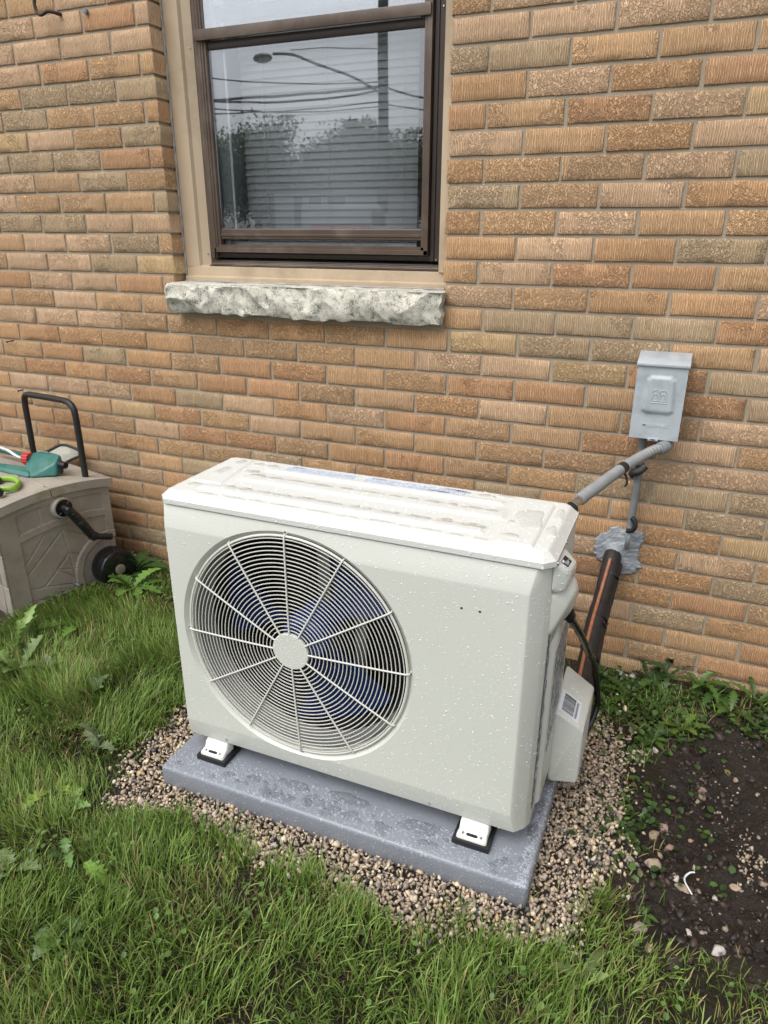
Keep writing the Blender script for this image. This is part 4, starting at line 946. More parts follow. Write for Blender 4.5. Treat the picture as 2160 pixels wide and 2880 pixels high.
# sticker on the upper cover
def quad_plate(name, P, m, parent, off=.0006):
    P = [Vector(p) for p in P]; nrm = (P[1] - P[0]).cross(P[3] - P[0]).normalized(); bm = bmesh.new()
    A = [bm.verts.new(p + nrm * off) for p in P]; B = [bm.verts.new(p - nrm * .0004) for p in P]; bm.faces.new(A); bm.faces.new(B)
    for i in range(4): bm.faces.new((A[i], A[(i + 1) % 4], B[(i + 1) % 4], B[i]))
    return from_bm(name, bm, m, parent)
def bil(P, u, v): 
    P = [Vector(p) for p in P]; return P[0].lerp(P[1], u).lerp(P[3].lerp(P[2], u), v)
TP = [(2.0345, -.817, .7232), (2.0505, -.812, .7105), (2.0530, -.772, .7080), (2.0365, -.775, .7215)]
vc = VALVE = None
# feet on rubber pads
for fx, fy, fl in ((1.252, -.862, 1), (1.9195, -.862, 1), (1.252, -.585, -1), (1.9195, -.585, -1)):
    sgn = -1 if fl > 0 else 1
    box('rubber_pad', fx - .041, fx + .041, min(fy + sgn * .034, fy - sgn * .04), max(fy + sgn * .034, fy - sgn * .04), .0545, .0685, M_BLACK, unit, .001)
    pr_ = [(.0, .101), (.008, .101)]
    bm = bmesh.new(); prof = [(fy - sgn * .02, .1000), (fy - sgn * .002, .0985), (fy + sgn * .004, .0955), (fy + sgn * .0075, .086), (fy + sgn * .011, .0815), (fy + sgn * .018, .0795), (fy + sgn * .026, .0780), (fy + sgn * .0285, .0755), (fy + sgn * .0290, .0690)]
    rows = []
    for i, (yy, z2) in enumerate(prof):
        hw = .030 if i < 5 else (.0315 if i < 7 else (.0285 if i == 7 else .0275)); row = []
        for xx, dz in ((-hw - .002, .0690 - z2), (-hw - .0012, -.003), (-hw + .002, 0), (hw - .002, 0), (hw + .0012, -.003), (hw + .002, .0690 - z2)): row.append(bm.verts.new((fx + xx, yy, max(.0690, z2 + dz))))
        rows.append(row)
    for i in range(len(rows) - 1):
        for j in range(5): bm.faces.new((rows[i][j], rows[i][j + 1], rows[i + 1][j + 1], rows[i + 1][j]))
    ft = from_bm('foot', bm, M_FOOT, unit, 50)
    if fl > 0:
        me_ = bmesh.new(); z = .0797
        st_ = [me_.verts.new((fx + sx * .0085 + .0042 * math.cos(a), fy - .0215 + .0034 * math.sin(a), z)) for sx, a in [(1, R(d)) for d in range(-90, 91, 30)] + [(-1, R(d)) for d in range(90, 271, 30)]]
        r_ = bmesh.ops.extrude_face_region(me_, geom=[me_.faces.new(st_)]); bmesh.ops.translate(me_, vec=(0, 0, -.0016), verts=[v for v in r_['geom'] if isinstance(v, bmesh.types.BMVert)])
        bmesh.ops.rotate(me_, cent=(fx, fy - .0215, z), matrix=Matrix.Rotation(R(9), 3, 'X'), verts=me_.verts)
        from_bm('foot_slot', me_, M_DARK, ft)
        for dx in (-.020, .020): bm = bmesh.new(); add_cyl(bm, (fx + dx, fy - .0205, .0785), (0, -.1, 1), .0036, .0026, .0020, 14); from_bm('screw', bm, M_ZINC, ft, 40)
for c_, a_ in (((1.283, -.8625, .112), (0, -1, 0)), ((1.815, -.8625, .112), (0, -1, 0)), ((2.0335, -.836, .7285), (1, 0, .2)), ((2.0325, -.745, .732), (1, 0, .2))):
    bm = bmesh.new(); add_cyl(bm, c_, a_, .0040, .003, .003, 14); from_bm('screw', bm, M_ZINC, unit, 40)
# valve cover
vcb = hull_bm([(2.036, -.662, .082), (2.036, -.50, .082), (2.104, -.655, .092), (2.104, -.50, .092), (2.036, -.662, .284), (2.036, -.555, .308), (2.103, -.657, .247), (2.106, -.566, .262), (2.106, -.50, .262), (2.036, -.50, .308)], .007, 4)
vco = from_bm('valve_cover', vcb, M_PAINT, unit, 35)
TPV = [(2.0425, -.6515, .2830), (2.0425, -.590, .2990), (2.0890, -.590, .2690), (2.0890, -.6515, .2560)]
gl_ = bmesh.new(); add_cyl(gl_, (2.052, -.752, .590), (.25, .18, -1), .012, .0135, .014, 10); add_cyl(gl_, (2.0555, -.7495, .577), (.25, .18, -1), .009, .008, .010, 16)
from_bm('cable_gland', gl_, M_BLKPL, unit, 40)
def surf_plate(bvh, name, corners, m, parent, off=.0005, n=6, axis=Vector((-1, 0, -.6))):
    """thin sticker draped on a surface: project a bilinear grid along axis"""
    G = []; bm = bmesh.new()
    for i in range(n + 1):
        row = []
        for j in range(n + 1):
            p = bil(corners, i / n, j / n); a = axis.normalized(); hit = bvh.ray_cast(p - a * .05, a)
            q = (hit[0] + hit[1] * off) if hit[0] is not None else p
            row.append(bm.verts.new(q))
        G.append(row)
    for i in range(n):
        for j in range(n): bm.faces.new((G[i][j], G[i + 1][j], G[i + 1][j + 1], G[i][j + 1]))
    return from_bm(name, bm, m, parent, 60)
def bvh_of(o):
    me = o.data; return BVHTree.FromPolygons([v.co.copy() for v in me.vertices], [list(p.vertices) for p in me.polygons])
ec = [o for o in bpy.data.objects if o.name == 'electrical_cover'][0]; B1 = bvh_of(ec); B2 = bvh_of(vco)
ax1 = Vector((-.35, .05, -1))
surf_plate(B1, 'sticker', TP, M_WHITE, unit, .0004, 6, ax1)
ins = lambda P, a, b, c, d: [bil(P, a, c), bil(P, b, c), bil(P, b, d), bil(P, a, d)]
surf_plate(B1, 'sticker_print', ins(TP, .08, .92, .06, .94), M_INK, unit, .0008, 6, ax1)
surf_plate(B1, 'sticker_print', ins(TP, .14, .34, .12, .40), M_WHITE, unit, .0012, 2, ax1)
for k in range(4): surf_plate(B1, 'sticker_print', ins(TP, .44 + .1 * k, .48 + .1 * k, .2, .5 + .1 * ((k * 7) % 4)), M_WHITE, unit, .0012, 2, ax1)
ax2 = Vector((-.2, .05, -1))
surf_plate(B2, 'barcode_label', TPV, M_WHITE, unit, .0004, 6, ax2)
u = .10; k = 0; st_ = random.Random(3)
while u < .90:
    wd = st_.choice([.012, .012, .022, .032]); surf_plate(B2, 'barcode_bar', ins(TPV, u, u + wd, .16, .72), M_INK, unit, .0008, 2, ax2); u += wd + st_.choice([.012, .014, .024])
u = .12
while u < .86: surf_plate(B2, 'barcode_digit', ins(TPV, u, u + .022, .78, .87 + .02 * st_.random()), M_INK, unit, .0008, 1, ax2); u += .042

# ------------------------------------------------------------------ disconnect box
eb = thing('disconnect_box', 'small grey metal electrical disconnect box on the brick wall', 'electrical box', (2.145, -.04, .775))
EX0, EX1, EZ0, EZ1 = 2.083, 2.2045, .7755, .968; EYF = -.084
box('enclosure', EX0 + .003, EX1 - .003, EYF + .004, -.001, EZ0 + .004, EZ1 + .006, M_GREYBOX, eb, .002)
def cover():
    nx_, nz_ = 60, 90; gx_, gz_ = np.meshgrid(np.linspace(EX0, EX1, nx_), np.linspace(EZ0, EZ1 + .002, nz_), indexing='ij')
    cx, cz = (EX0 + EX1) / 2, .885
    hw = .0385 + (gz_ - .93) * -.06; dx = hw - np.abs(gx_ - cx); dz0 = .945 - gz_; dz1 = gz_ - .838
    d = np.minimum(np.minimum(dx, dz0), dz1 * 1.0); corner = np.minimum(dx + dz0, dx + dz1) - .012; d = np.minimum(d, corner * .7)
    h = sstep(0, .012, d) * .0062 + 0
    h = h * np.where(gz_ < .858, sstep(.834, .856, gz_) * 1.0, 1)
    y = EYF - h; V = np.stack([gx_, y, gz_], -1).reshape(-1, 3); id_ = np.arange(nx_ * nz_).reshape(nx_, nz_)
    F = [np.stack([id_[:-1, :-1], id_[1:, :-1], id_[1:, 1:], id_[:-1, 1:]], -1).reshape(-1, 4)]
    loop = np.concatenate([id_[:, 0], id_[-1, 1:], id_[-2::-1, -1], id_[0, -2:0:-1]]); m = len(loop); vb = V[loop].copy(); vb[:, 1] = EYF + .012; nid = np.arange(len(V), len(V) + m)
    F.append(np.stack([loop, nid, np.roll(nid, -1), np.roll(loop, -1)], -1))
    return np_mesh('cover', np.concatenate([V, vb]), np.concatenate(F), M_GREYBOX, eb, 40)
cov = cover()
hd = hull_bm([(EX0 - .003, EYF - .006, .966), (EX1 + .003, EYF - .006, .966), (EX0 - .003, EYF - .006, .9735), (EX1 + .003, EYF - .006, .9735), (EX0 - .003, -.001, .966), (EX1 + .003, -.001, .966), (EX0 - .003, -.001, .992), (EX1 + .003, -.001, .992)], .0012)
from_bm('hood', hd, M_GREYBOX, eb, 40)
bm = bmesh.new(); cx, yl = (EX0 + EX1) / 2, EYF - .0065
for s_ in (-1, 1):
    c = Vector((cx + s_ * .0092, yl, .897))
    add_tube(bm, [c + Vector((.0088 * math.cos(a), 0, .0088 * math.sin(a) * 1.15)) for a in np.linspace(0, math.pi, 14)] , .0011, 6)
    add_tube(bm, [c + Vector((.0050 * math.cos(a), 0, -.006 + .0050 * math.sin(a) * 1.1)) for a in np.linspace(0, math.pi, 10)], .0009, 6)
    for dx in (-.0088, .0088): add_tube(bm, [c + Vector((dx, 0, 0)), c + Vector((dx, 0, -.018))], .0011, 6)
    for dx in (-.0050, .0050): add_tube(bm, [c + Vector((dx, 0, -.006)), c + Vector((dx, 0, -.018))], .0009, 6)
add_tube(bm, [Vector((cx - .019, yl, .879)), Vector((cx + .019, yl, .879))], .0011, 6); add_tube(bm, [Vector((cx - .019, yl, .8735)), Vector((cx + .019, yl, .8735))], .0011, 6)
from_bm('embossed_emblem', bm, M_GREYBOX, cov, 60)
me = text_mesh('MILBANK', .0128, .0007, .0002); me.transform(Matrix.Diagonal((1.2, 1.1, 1, 1))); me.transform(Matrix.Rotation(R(90), 4, 'X')); me.transform(Matrix.Translation((cx, EYF - .0004, .8135))); finish(me, simple('raised_grey_lettering', (.52, .56, .59), .35)); link('embossed_lettering', me, cov)
box('latch', cx - .013, cx + .013, EYF - .003, EYF + .004, .7715, .779, M_GREYBOX, eb, .001); box('latch_hole', cx - .006, cx + .006, EYF - .0036, EYF - .002, .7735, .7765, M_DARK, eb, .0005)

# ------------------------------------------------------------------ conduits
cd = thing('conduit', 'straight grey pipe running from the box down into the grey sealant', 'conduit', (2.117, -.03, .48))
tube('pipe', [(2.117, -.046, .776), (2.118, -.040, .72), (2.119, -.030, .62), (2.117, -.028, .53), (2.116, -.034, .490)], .0100, M_CONDUIT, cd, 16)
tube('strap', [(2.1195, -.034, .664), (2.1185, -.036, .692)], lambda s, t: .0125, M_BLACK, cd, 14)
tube('strap', [(2.100, -.042, .658), (2.106, -.049, .668), (2.122, -.052, .676), (2.133, -.046, .690)], .0075, M_BLACK, cd, 10, flat=1.6)
tube('strap', [(2.110, -.044, .492), (2.124, -.050, .497), (2.131, -.050, .512), (2.126, -.046, .527), (2.117, -.043, .532)], .0068, M_BLACK, cd, 12)
tube('cable_end', [(2.116, -.034, .492), (2.116, -.040, .47), (2.115, -.034, .448), (2.114, -.018, .433)], .0078, M_PUTTY, cd, 12)
fx = thing('flexible_conduit', 'ribbed grey flexible conduit arching from the box to the back of the outdoor unit', 'conduit', (2.018, -.555, .735))
pf = [(2.172, -.085, .757), (2.148, -.12, .754), (2.121, -.17, .747), (2.096, -.24, .744), (2.068, -.33, .739), (2.049, -.42, .741), (2.034, -.49, .7435), (2.024, -.53, .742)]
tube('hose', pf, lambda s, t: .0126 + .0016 * math.sin(s * 2 * math.pi / .0125), M_FLEX, fx, 18, .0016)
tube('elbow', [(2.186, -.052, .782), (2.185, -.060, .768), (2.178, -.078, .759)], .0112, M_CONDUIT, fx, 16)
bm = bmesh.new(); p0, p1 = Vector((2.180, -.076, .7585)), Vector((2.163, -.100, .7555)); add_tube(bm, [p0.lerp(p1, i / 6) for i in range(7)], lambda s, t: .0172 if .1 < t < .9 else .0155, 24)
for k in range(20):
    pass
from_bm('coupling', bm, M_CONDUIT, fx, 30)
tube('end_fitting', [(2.026, -.525, .742), (2.018, -.552, .738), (2.010, -.574, .728)], .0098, M_ZINC, fx, 14)
tube('fitting_collar', [(2.0155, -.560, .735), (2.006, -.583, .724)], .0150, M_BLKPL, fx, 14)
for a, b in ((3.35, 3.85),):
    P = spline(pf, .002); L_ = len(P); i0 = int(L_ * .40); i1 = int(L_ * .46)
    bm = bmesh.new(); add_tube(bm, P[i0:i1], .0146, 18); from_bm('strap', bm, M_BLACK, fx, 40)
tube('strap_tail', [(2.092, -.262, .733), (2.100, -.262, .722), (2.104, -.264, .705), (2.099, -.266, .697)], .0080, M_BLACK, fx, 10, flat=.35)

# ------------------------------------------------------------------ sealant patch
def patch():
    PP = [(2.019, .417), (2.022, .432), (2.030, .444), (2.040, .456), (2.051, .461), (2.066, .478), (2.080, .484), (2.098, .478), (2.116, .484), (2.138, .484), (2.156, .479), (2.161, .462), (2.155, .445), (2.153, .420), (2.150, .400), (2.155, .384), (2.171, .368), (2.152, .362), (2.150, .352), (2.132, .338), (2.116, .334), (2.092, .329), (2.078, .345), (2.060, .360), (2.031, .371), (2.026, .395)]
    xs_ = np.arange(2.005, 2.185, .0016); zs_ = np.arange(.315, .497, .0016); gx_, gz_ = np.meshgrid(xs_, zs_, indexing='ij')
    d = -(sdpoly(gx_, gz_, PP) + (fbm(gx_, gz_ * 3, .022, 17, 3) - .5) * .014)
    h = .0060 * sstep(0, .004, d) + .009 * sstep(.0, .05, d)
    st = np.abs(fbm(gx_ * .7 + gz_ * .7, (gz_ - gx_) * 2.2, .03, 27, 4) - .5) * 2
    h = h + sstep(.002, .01, d) * (.0050 * (fbm(gx_, gz_, .05, 7, 3) - .5) + .0022 * st)
    h = h + .017 * np.exp(-((gx_ - 2.082) ** 2 + (gz_ - .405) ** 2) / (.019 ** 2)) * sstep(0, .01, d) + .012 * np.exp(-((gx_ - 2.115) ** 2 + (gz_ - .435) ** 2) / (.010 ** 2))
    y = -.0005 - h; V = np.stack([gx_, y, gz_], -1).reshape(-1, 3); id_ = np.arange(gx_.size).reshape(gx_.shape)
    q = np.stack([id_[:-1, :-1], id_[1:, :-1], id_[1:, 1:], id_[:-1, 1:]], -1).reshape(-1, 4); dd = d.reshape(-1); q = q[(dd[q] > -.0006).all(1)]
    used = np.unique(q); mp = -np.ones(len(V), int); mp[used] = np.arange(len(used)); V = V[used]; q = mp[q]
    me = bpy.data.meshes.new('sealant'); o = np_mesh('sealant_patch', V, q, M_PUTTY, smooth=60)
    sm = o.modifiers.new('s', 'SOLIDIFY'); sm.thickness = .010; sm.offset = -1
    return tag(o, 'rough smear of grey sealant where the pipe enters the brick wall', 'sealant')
patch()

# ------------------------------------------------------------------ line set and cables
ls = thing('insulated_pipe', 'thick black foam-insulated pipe from the sealant down behind the outdoor unit', 'pipe', (2.075, -.5, .15))
pb = [(2.080, -.012, .400), (2.0785, -.035, .385), (2.077, -.06, .363), (2.072, -.12, .315), (2.068, -.2, .276), (2.067, -.28, .243), (2.069, -.36, .214), (2.071, -.44, .186), (2.073, -.50, .165)]
stn = random.Random(4)
tube('insulation', pb, lambda s, t: .0240 + .0012 * math.sin(s * 31) + .0006 * math.sin(s * 140), M_FOAM, ls, 22, .005)
tube('insulation', [(x + .017, y + .012, z - .010) for x, y, z in pb[1:]], lambda s, t: .0150 + .0006 * math.sin(s * 120), M_FOAM, ls, 16, .005)
P = spline(pb, .004)
for f_ in (.13, .40, .44, .66, .86):
    i = int(len(P) * f_); bm = bmesh.new(); add_tube(bm, [p + Vector((.004, .003, -.002)) for p in P[i:i + 3]], .0270, 24); from_bm('tape_band', bm, M_BLACK, ls, 40)
i = int(len(P) * .42); tube('tie_tail', [P[i] + Vector((.026, -.004, -.002)), P[i] + Vector((.035, -.010, .004))], .0022, M_BLACK, ls, 6)
oc = [(x - .002 - .010 * k / 8, y - .0245, z + .0185) for k, (x, y, z) in enumerate(pb[1:])]
tag(tube('orange_cable', oc, .0048, M_ORANGE, seg=12), 'copper orange cable strapped along the black insulated pipe', 'cable')
bc = [(2.0555, -.749, .575), (2.063, -.722, .548), (2.072, -.68, .505), (2.080, -.62, .447), (2.087, -.56, .385), (2.093, -.50, .335), (2.100, -.46, .275), (2.109, -.43, .205), (2.113, -.42, .158), (2.107, -.44, .120), (2.098, -.47, .10), (2.085, -.52, .095)]
tag(tube('black_cable', bc, lambda s, t: .0078 + .0003 * math.sin(s * 80), M_BLKPL, seg=14), 'glossy black cable looping down from the grip on the side of the unit', 'cable')
bm = bmesh.new(); stw = random.Random(8)
for (x, y, s_) in ((2.145, -.028, .020), (2.165, -.035, .014), (2.185, -.03, .018), (2.13, -.05, .012), (2.08, -.11, .022), (2.06, -.14, .016), (2.205, -.045, .012), (2.155, -.055, .01)):
    m = bmesh.ops.create_icosphere(bm, subdivisions=2, radius=s_ * .55, matrix=Matrix.Translation((x, y, zz(x, y, s_ * .35))))
    for v in m['verts']: v.co += Vector((stw.uniform(-1, 1), stw.uniform(-1, 1), stw.uniform(-1, 1))) * s_ * .12
tag(from_bm('foam_crumbs', bm, simple('dirty_white_foam', (.50, .49, .45), .8, .25, 40, .001, 150)), 'crumbled dirty white foam on the ground behind the pipes', 'debris', None, 'stuff')

# ------------------------------------------------------------------ hooks and nails on the wall
tag(tube('wall_hook', [(.246, .012, 1.907), (.243, -.010, 1.9065), (.236, -.022, 1.909), (.222, -.030, 1.911), (.208, -.034, 1.904), (.193, -.034, 1.903), (.181, -.034, 1.915), (.178, -.034, 1.932), (.182, -.034, 1.95)], .0052, M_RUST, seg=12), 'rusty iron hook in the brickwork left of the window', 'hook')
bm = bmesh.new(); add_tube(bm, [Vector((.348, .01, 1.905)), Vector((.350, -.010, 1.9045)), Vector((.3502, -.0105, 1.9045)), Vector((.3502, -.006, 1.9045))], lambda s, t: .0075 if s < .0203 else .0045, 18, False)
tag(from_bm('wall_anchor', bm, M_CONDUIT, None, 40), 'small grey tube end plugged in the mortar near the rusty hook', 'anchor')
def nail(x, z, l, label):
    bm = bmesh.new(); add_cyl(bm, (x, .01, z), (-.25, -1, -.1), .0022, .0022, l, 8); add_cyl(bm, (x - .25 * l, .01 - l * .96, z - .1 * l), (-.25, -1, -.1), .0048, .0048, .0018, 10)
    tag(from_bm('nail', bm, M_RUST, None, 40), label, 'nail')
nail(-.225, .884, .034, 'dark nail in the brick wall, the higher one above the hose box')
nail(-.226, .690, .026, 'dark nail in the brick wall just above the black handle, the lower one')

# ------------------------------------------------------------------ hose reel box (local frame s along the visible end, w inwards)
HC = Vector((.173, -.555, .0)); HT = R(76)
HM = Matrix.Translation(HC) @ Matrix.Rotation(HT, 4, 'Z')      # local x = s, local y = w
hb = thing('hose_reel_box', 'weathered taupe plastic hose reel box with black crank and handle', 'hose reel box', tuple(HC + Vector((0, 0, .03))))
def L2W(o):
    o.data.transform(HM); return o
GZ = .022
def topz(s): return .428 + .026 * max(0, math.sin(math.pi * min(1, max(0, s / .46)))) ** .9 - .003 * s / .46
def lboxbm(*a, bev=.003): bm = bmesh.new(); add_box(bm, *a, bev, 2); return bm
LE = .442
# end panel as a relief field (facing -w)
def end_panel():
    xs_ = np.arange(.02, LE - .002, .0028); zs_ = np.arange(GZ, .46, .0028); gx_, gz_ = np.meshgrid(xs_, zs_, indexing='ij')
    tz = np.vectorize(topz)(gx_) - .030; gzz = GZ + (gz_ - GZ) / (.46 - GZ) * (tz - GZ)
    h = np.zeros_like(gx_)
    def groove(x0, z0, x1, z1, w_=.0024):
        ex, ez = x1 - x0, z1 - z0; t = np.clip(((gx_ - x0) * ex + (gzz - z0) * ez) / (ex * ex + ez * ez), 0, 1); d = np.hypot(gx_ - x0 - t * ex, gzz - z0 - t * ez)
        return sstep(w_ * 1.3, w_ * .4, d)
    post = (gx_ < .085) | (gx_ > .408); rail = np.abs(gzz - (.300 + .018 * np.sin(np.clip((gx_ - .08) / .34, 0, 1) * math.pi))) < .013
    toprail = gzz > tz - .028
    arch = np.abs(np.hypot(gx_ - .40, gzz - .085) - .128) < .013; inarch = np.hypot(gx_ - .40, gzz - .085) < .115
    botrail = gzz < GZ + .024
    h = np.where(post | rail | toprail | botrail, .006, 0.0); h = np.where(arch, .009, h); h = np.where(inarch, .0, h)
    g = np.maximum.reduce([groove(.170, .32, .170, .40), groove(.315, .31, .315, .41), groove(.245, .30, .248, .40),
        groove(.240, .283, .080, .150), groove(.240, .283, .405, .190), groove(.240, .283, .262, .062), groove(.250, .190, .195, .145), groove(.250, .190, .300, .160),
        groove(.080, .105, .140, .095), groove(.140, .095, .262, .062), groove(.140, .095, .235, .172), groove(.170, .283, .082, .190), groove(.140, .095, .260, .150) * 0, groove(.195, .145, .262, .120), groove(.262, .120, .300, .160), groove(.080, .060, .160, .044), groove(.195, .145, .255, .090)])
    flat = ~(post | rail | toprail | arch | inarch | botrail); h = h - g * .0035 * flat
    V = np.stack([gx_, .008 - h, gzz], -1).reshape(-1, 3); id_ = np.arange(gx_.size).reshape(gx_.shape)
    F = np.stack([id_[:-1, :-1], id_[1:, :-1], id_[1:, 1:], id_[:-1, 1:]], -1).reshape(-1, 4)
    L2W(np_mesh('end_panel', V, F, M_RESIN, hb, 35))
end_panel()
# body sides, front face planks
WD = .52
bm = bmesh.new(); add_box(bm, .022, LE - .004, .010, WD, GZ, .400, .003); L2W(from_bm('body', bm, M_RESIN, hb, 40))
bm = bmesh.new()
for z0, z1 in ((GZ, .14), (.145, .26), (.265, .396)):
    for w0, w1 in ((.006, .045), (.05, .24), (.245, .50)): add_box(bm, .015, .0225, w0, w1, z0, z1, .0015, 1)
L2W(from_bm('front_planks', bm, M_RESIN, hb, 40))
# lid in two halves
def lid_half(s0, s1, nm):
    bm = bmesh.new(); N_ = 14; up, lo = [], []
    for i in range(N_ + 1):
        s = s0 + (s1 - s0) * i / N_; z = topz(s)
        up.append((s, z)); lo.append((s, z - .031))
    prof = up + lo[::-1]; A = [bm.verts.new((s, -.010, z)) for s, z in prof]; B = [bm.verts.new((s, WD + .008, z)) for s, z in prof]; n = len(prof)
    bm.faces.new(A); bm.faces.new(B)
    for i in range(n): bm.faces.new((A[i], A[(i + 1) % n], B[(i + 1) % n], B[i]))
    es = [e for e in bm.edges if len(e.link_faces) == 2 and e.calc_face_angle(0) > R(40)]; bmesh.ops.bevel(bm, geom=es, offset=.005, segments=3, affect='EDGES', profile=.5)
    return L2W(from_bm(nm, bm, M_RESINLID, hb, 35))
lid_half(.006, .2125, 'lid'); lid_half(.2165, LE + .010, 'lid')
bm = bmesh.new()
for w0, w1 in ((.03, .18), (.20, .34)): 
    add_tube(bm, [Vector((.2145, w0, topz(.2145) + .0005)), Vector((.2145, w1, topz(.2145) + .0005))], .0022, 6)
    add_tube(bm, [Vector((LE - .012, w0 - .03, topz(LE) + .001)), Vector((LE - .012, w1 - .02, topz(LE) + .001))], .0020, 6)
L2W(from_bm('lid_hinge', bm, M_RESINLID, hb, 50))
# crank
bm = bmesh.new(); add_tube(bm, [Vector((.246, y, .372)) for y in (.006, -.010, -.016, -.0161, -.004)], lambda s, t: .041 if s < .005 else (.038 if s < .017 else (.035 if s < .0225 else .031)), 36); L2W(from_bm('crank_collar', bm, M_RESINLID, hb, 40))
bm = bmesh.new(); add_tube(bm, [Vector((.248, -.006, .371)), Vector((.248, -.0162, .371))], .0315, 32); add_tube(bm, [Vector((.250, -.016, .370)), Vector((.252, -.048, .366))], lambda s, t: .018 - .005 * t, 20)
for k in range(8):
    a = k * math.pi / 4; add_tube(bm, [Vector((.248, -.017, .371)), Vector((.248 + .030 * math.cos(a), -.0165, .371 + .030 * math.sin(a)))], .0012, 6)
L2W(from_bm('crank_hub', bm, M_BLKPL, hb, 40))
a0, a1 = Vector((.253, -.046, .366)), Vector((.306, -.066, .262))
bm = bmesh.new(); add_tube(bm, spline([a0 + Vector((-.008, 0, .006)), a0.lerp(a1, .35), a1], .004), lambda s, t: .0205 + .002 * math.sin(t * 3.1) + .0008 * math.sin(s * 900), 16, True, .8); cr = L2W(from_bm('crank_arm', bm, M_BLKPL, hb, 40))
bm = bmesh.new(); add_box(bm, .296, .322, -.088, -.052, .244, .272, .005, 2); b0 = Vector((.312, -.074, .256)); b1 = Vector((.372, -.082, .236)); add_tube(bm, spline([b0, b0.lerp(b1, .5), b1], .002), lambda s, t: .0112 + .0012 * (1 if int(s / .006) % 2 else 0), 16); L2W(from_bm('crank_knob', bm, M_BLKPL, hb, 40))
# wheel
WC = Vector((.392, -.012, .092)); WR = .0755
bm = bmesh.new(); add_tube(bm, [WC + Vector((0, y, 0)) for y in (.01, -.050, -.056, -.0585, -.0586, -.045, -.0449)], lambda s, t: WR * .97 if s < .02 else (WR if s < .063 else (WR * .975 if s < .0668 else (WR * .93 if s < .0686 else (WR * .86 if s < .084 else .03)))), 56)
wheel = L2W(from_bm('wheel', bm, M_BLKPL, hb, 40))
bm = bmesh.new(); add_tube(bm, [WC + Vector((0, -.044, 0)), WC + Vector((0, -.060, 0))], .026, 30)
for k in range(10):
    a = k * math.pi / 5; add_tube(bm, [WC + Vector((.02 * math.cos(a), -.047, .02 * math.sin(a))), WC + Vector((.064 * math.cos(a), -.047, .064 * math.sin(a)))], .0042, 6)
L2W(from_bm('wheel_hub', bm, M_BLKPL, wheel, 40))
bm = bmesh.new(); add_tube(bm, [WC + Vector((0, y, 0)) for y in (-.058, -.0655, -.067)], lambda s, t: .0195 if s < .008 else .016, 30); L2W(from_bm('hub_cap', bm, M_HUBCAP, wheel, 40))
# latch clip by the wheel arch
bm = bmesh.new(); add_tube(bm, spline([(.246, .004, .072), (.250, -.014, .070), (.256, -.020, .058), (.258, -.016, .042)], .003), .006, 8, True, .35); L2W(from_bm('clip', bm, M_GREYMET, hb, 40))
# pull handle
tube('pull_handle', [HM @ Vector(p) for p in [(.380, .045, .40), (.380, .045, .50), (.380, .045, .60), (.380, .046, .665), (.380, .053, .696), (.380, .078, .7115), (.380, .12, .7145), (.380, .22, .711), (.380, .31, .7065), (.380, .365, .7025), (.380, .388, .690), (.380, .396, .66), (.380, .398, .60), (.380, .400, .50), (.380, .400, .41)]], .0113, M_BLACK, hb, 16)

# ------------------------------------------------------------------ things lying on the box
def onbox(s, w_, z): return HM @ Vector((s, w_, z))
sp = thing('oscillating_sprinkler', 'teal oscillating lawn sprinkler with red dial and silver spray tube on the hose box', 'sprinkler', tuple(onbox(.29, .2, .452)))
def sw(pts, bev=.004, m=M_TEAL, nm='body', par=None):
    bm = hull_bm([onbox(*p) for p in pts], bev, 3); return from_bm(nm, bm, m, par or sp, 35)
zb = .4535
bm = hull_bm([onbox(*p) for p in [(.300, .095, zb), (.222, .155, zb), (.285, .26, zb), (.345, .118, zb), (.312, .112, .498), (.347, .128, .520), (.327, .215, .522), (.262, .175, .482), (.245, .215, .475), (.29, .25, .515)]], .007, 4)
spb = from_bm('body', bm, M_TEAL, sp, 45)
bm = hull_bm([onbox(*p) for p in [(.225, .15, zb), (.27, .21, zb), (.175, .46, zb), (.205, .47, zb), (.235, .165, .470), (.262, .20, .478), (.178, .46, .468), (.20, .47, .468)]], .004, 3); from_bm('base_arm', bm, M_TEAL, sp, 45)
bm = hull_bm([onbox(*p) for p in [(.315, .24, .472), (.335, .25, .472), (.285, .52, .472), (.30, .52, .472), (.315, .24, .492), (.335, .25, .492), (.285, .52, .49), (.30, .52, .49)]], .003, 3); from_bm('base_arm', bm, M_TEAL, sp, 45)
bm = bmesh.new(); d0, d1 = onbox(.283, .232, .497), onbox(.272, .262, .4965)
add_tube(bm, [d0.lerp(d1, i / 10) for i in range(11)], lambda s, t: .021 if t < .85 else .015, 22)
for k in range(14):
    a = 2 * math.pi * k / 14; T_ = (d1 - d0).normalized(); N_ = Vector((0, 0, 1)); B_ = T_.cross(N_); r_ = (N_ * math.cos(a) + B_ * math.sin(a)) * .0215
    add_tube(bm, [d0 + r_, d0.lerp(d1, .8) + r_], .0022, 6)
from_bm('dial', bm, M_RED, sp, 40)
tube('spray_tube', [onbox(*p) for p in [(.272, .262, .4965), (.268, .285, .497), (.264, .31, .503), (.260, .335, .513), (.256, .37, .518), (.250, .43, .520), (.245, .50, .518)]], .0062, M_ALU, sp, 14)
bm = bmesh.new(); k0 = onbox(.328, .112, .489); add_tube(bm, [k0, onbox(.330, .098, .488), onbox(.332, .082, .487)], lambda s, t: .0135 if t < .6 else .0115, 18); add_tube(bm, [onbox(.322, .102, .480), onbox(.318, .102, .458)], .0085, 12)
from_bm('hose_inlet', bm, M_BLKPL, sp, 40)
bm = bmesh.new(); stt = random.Random(2)
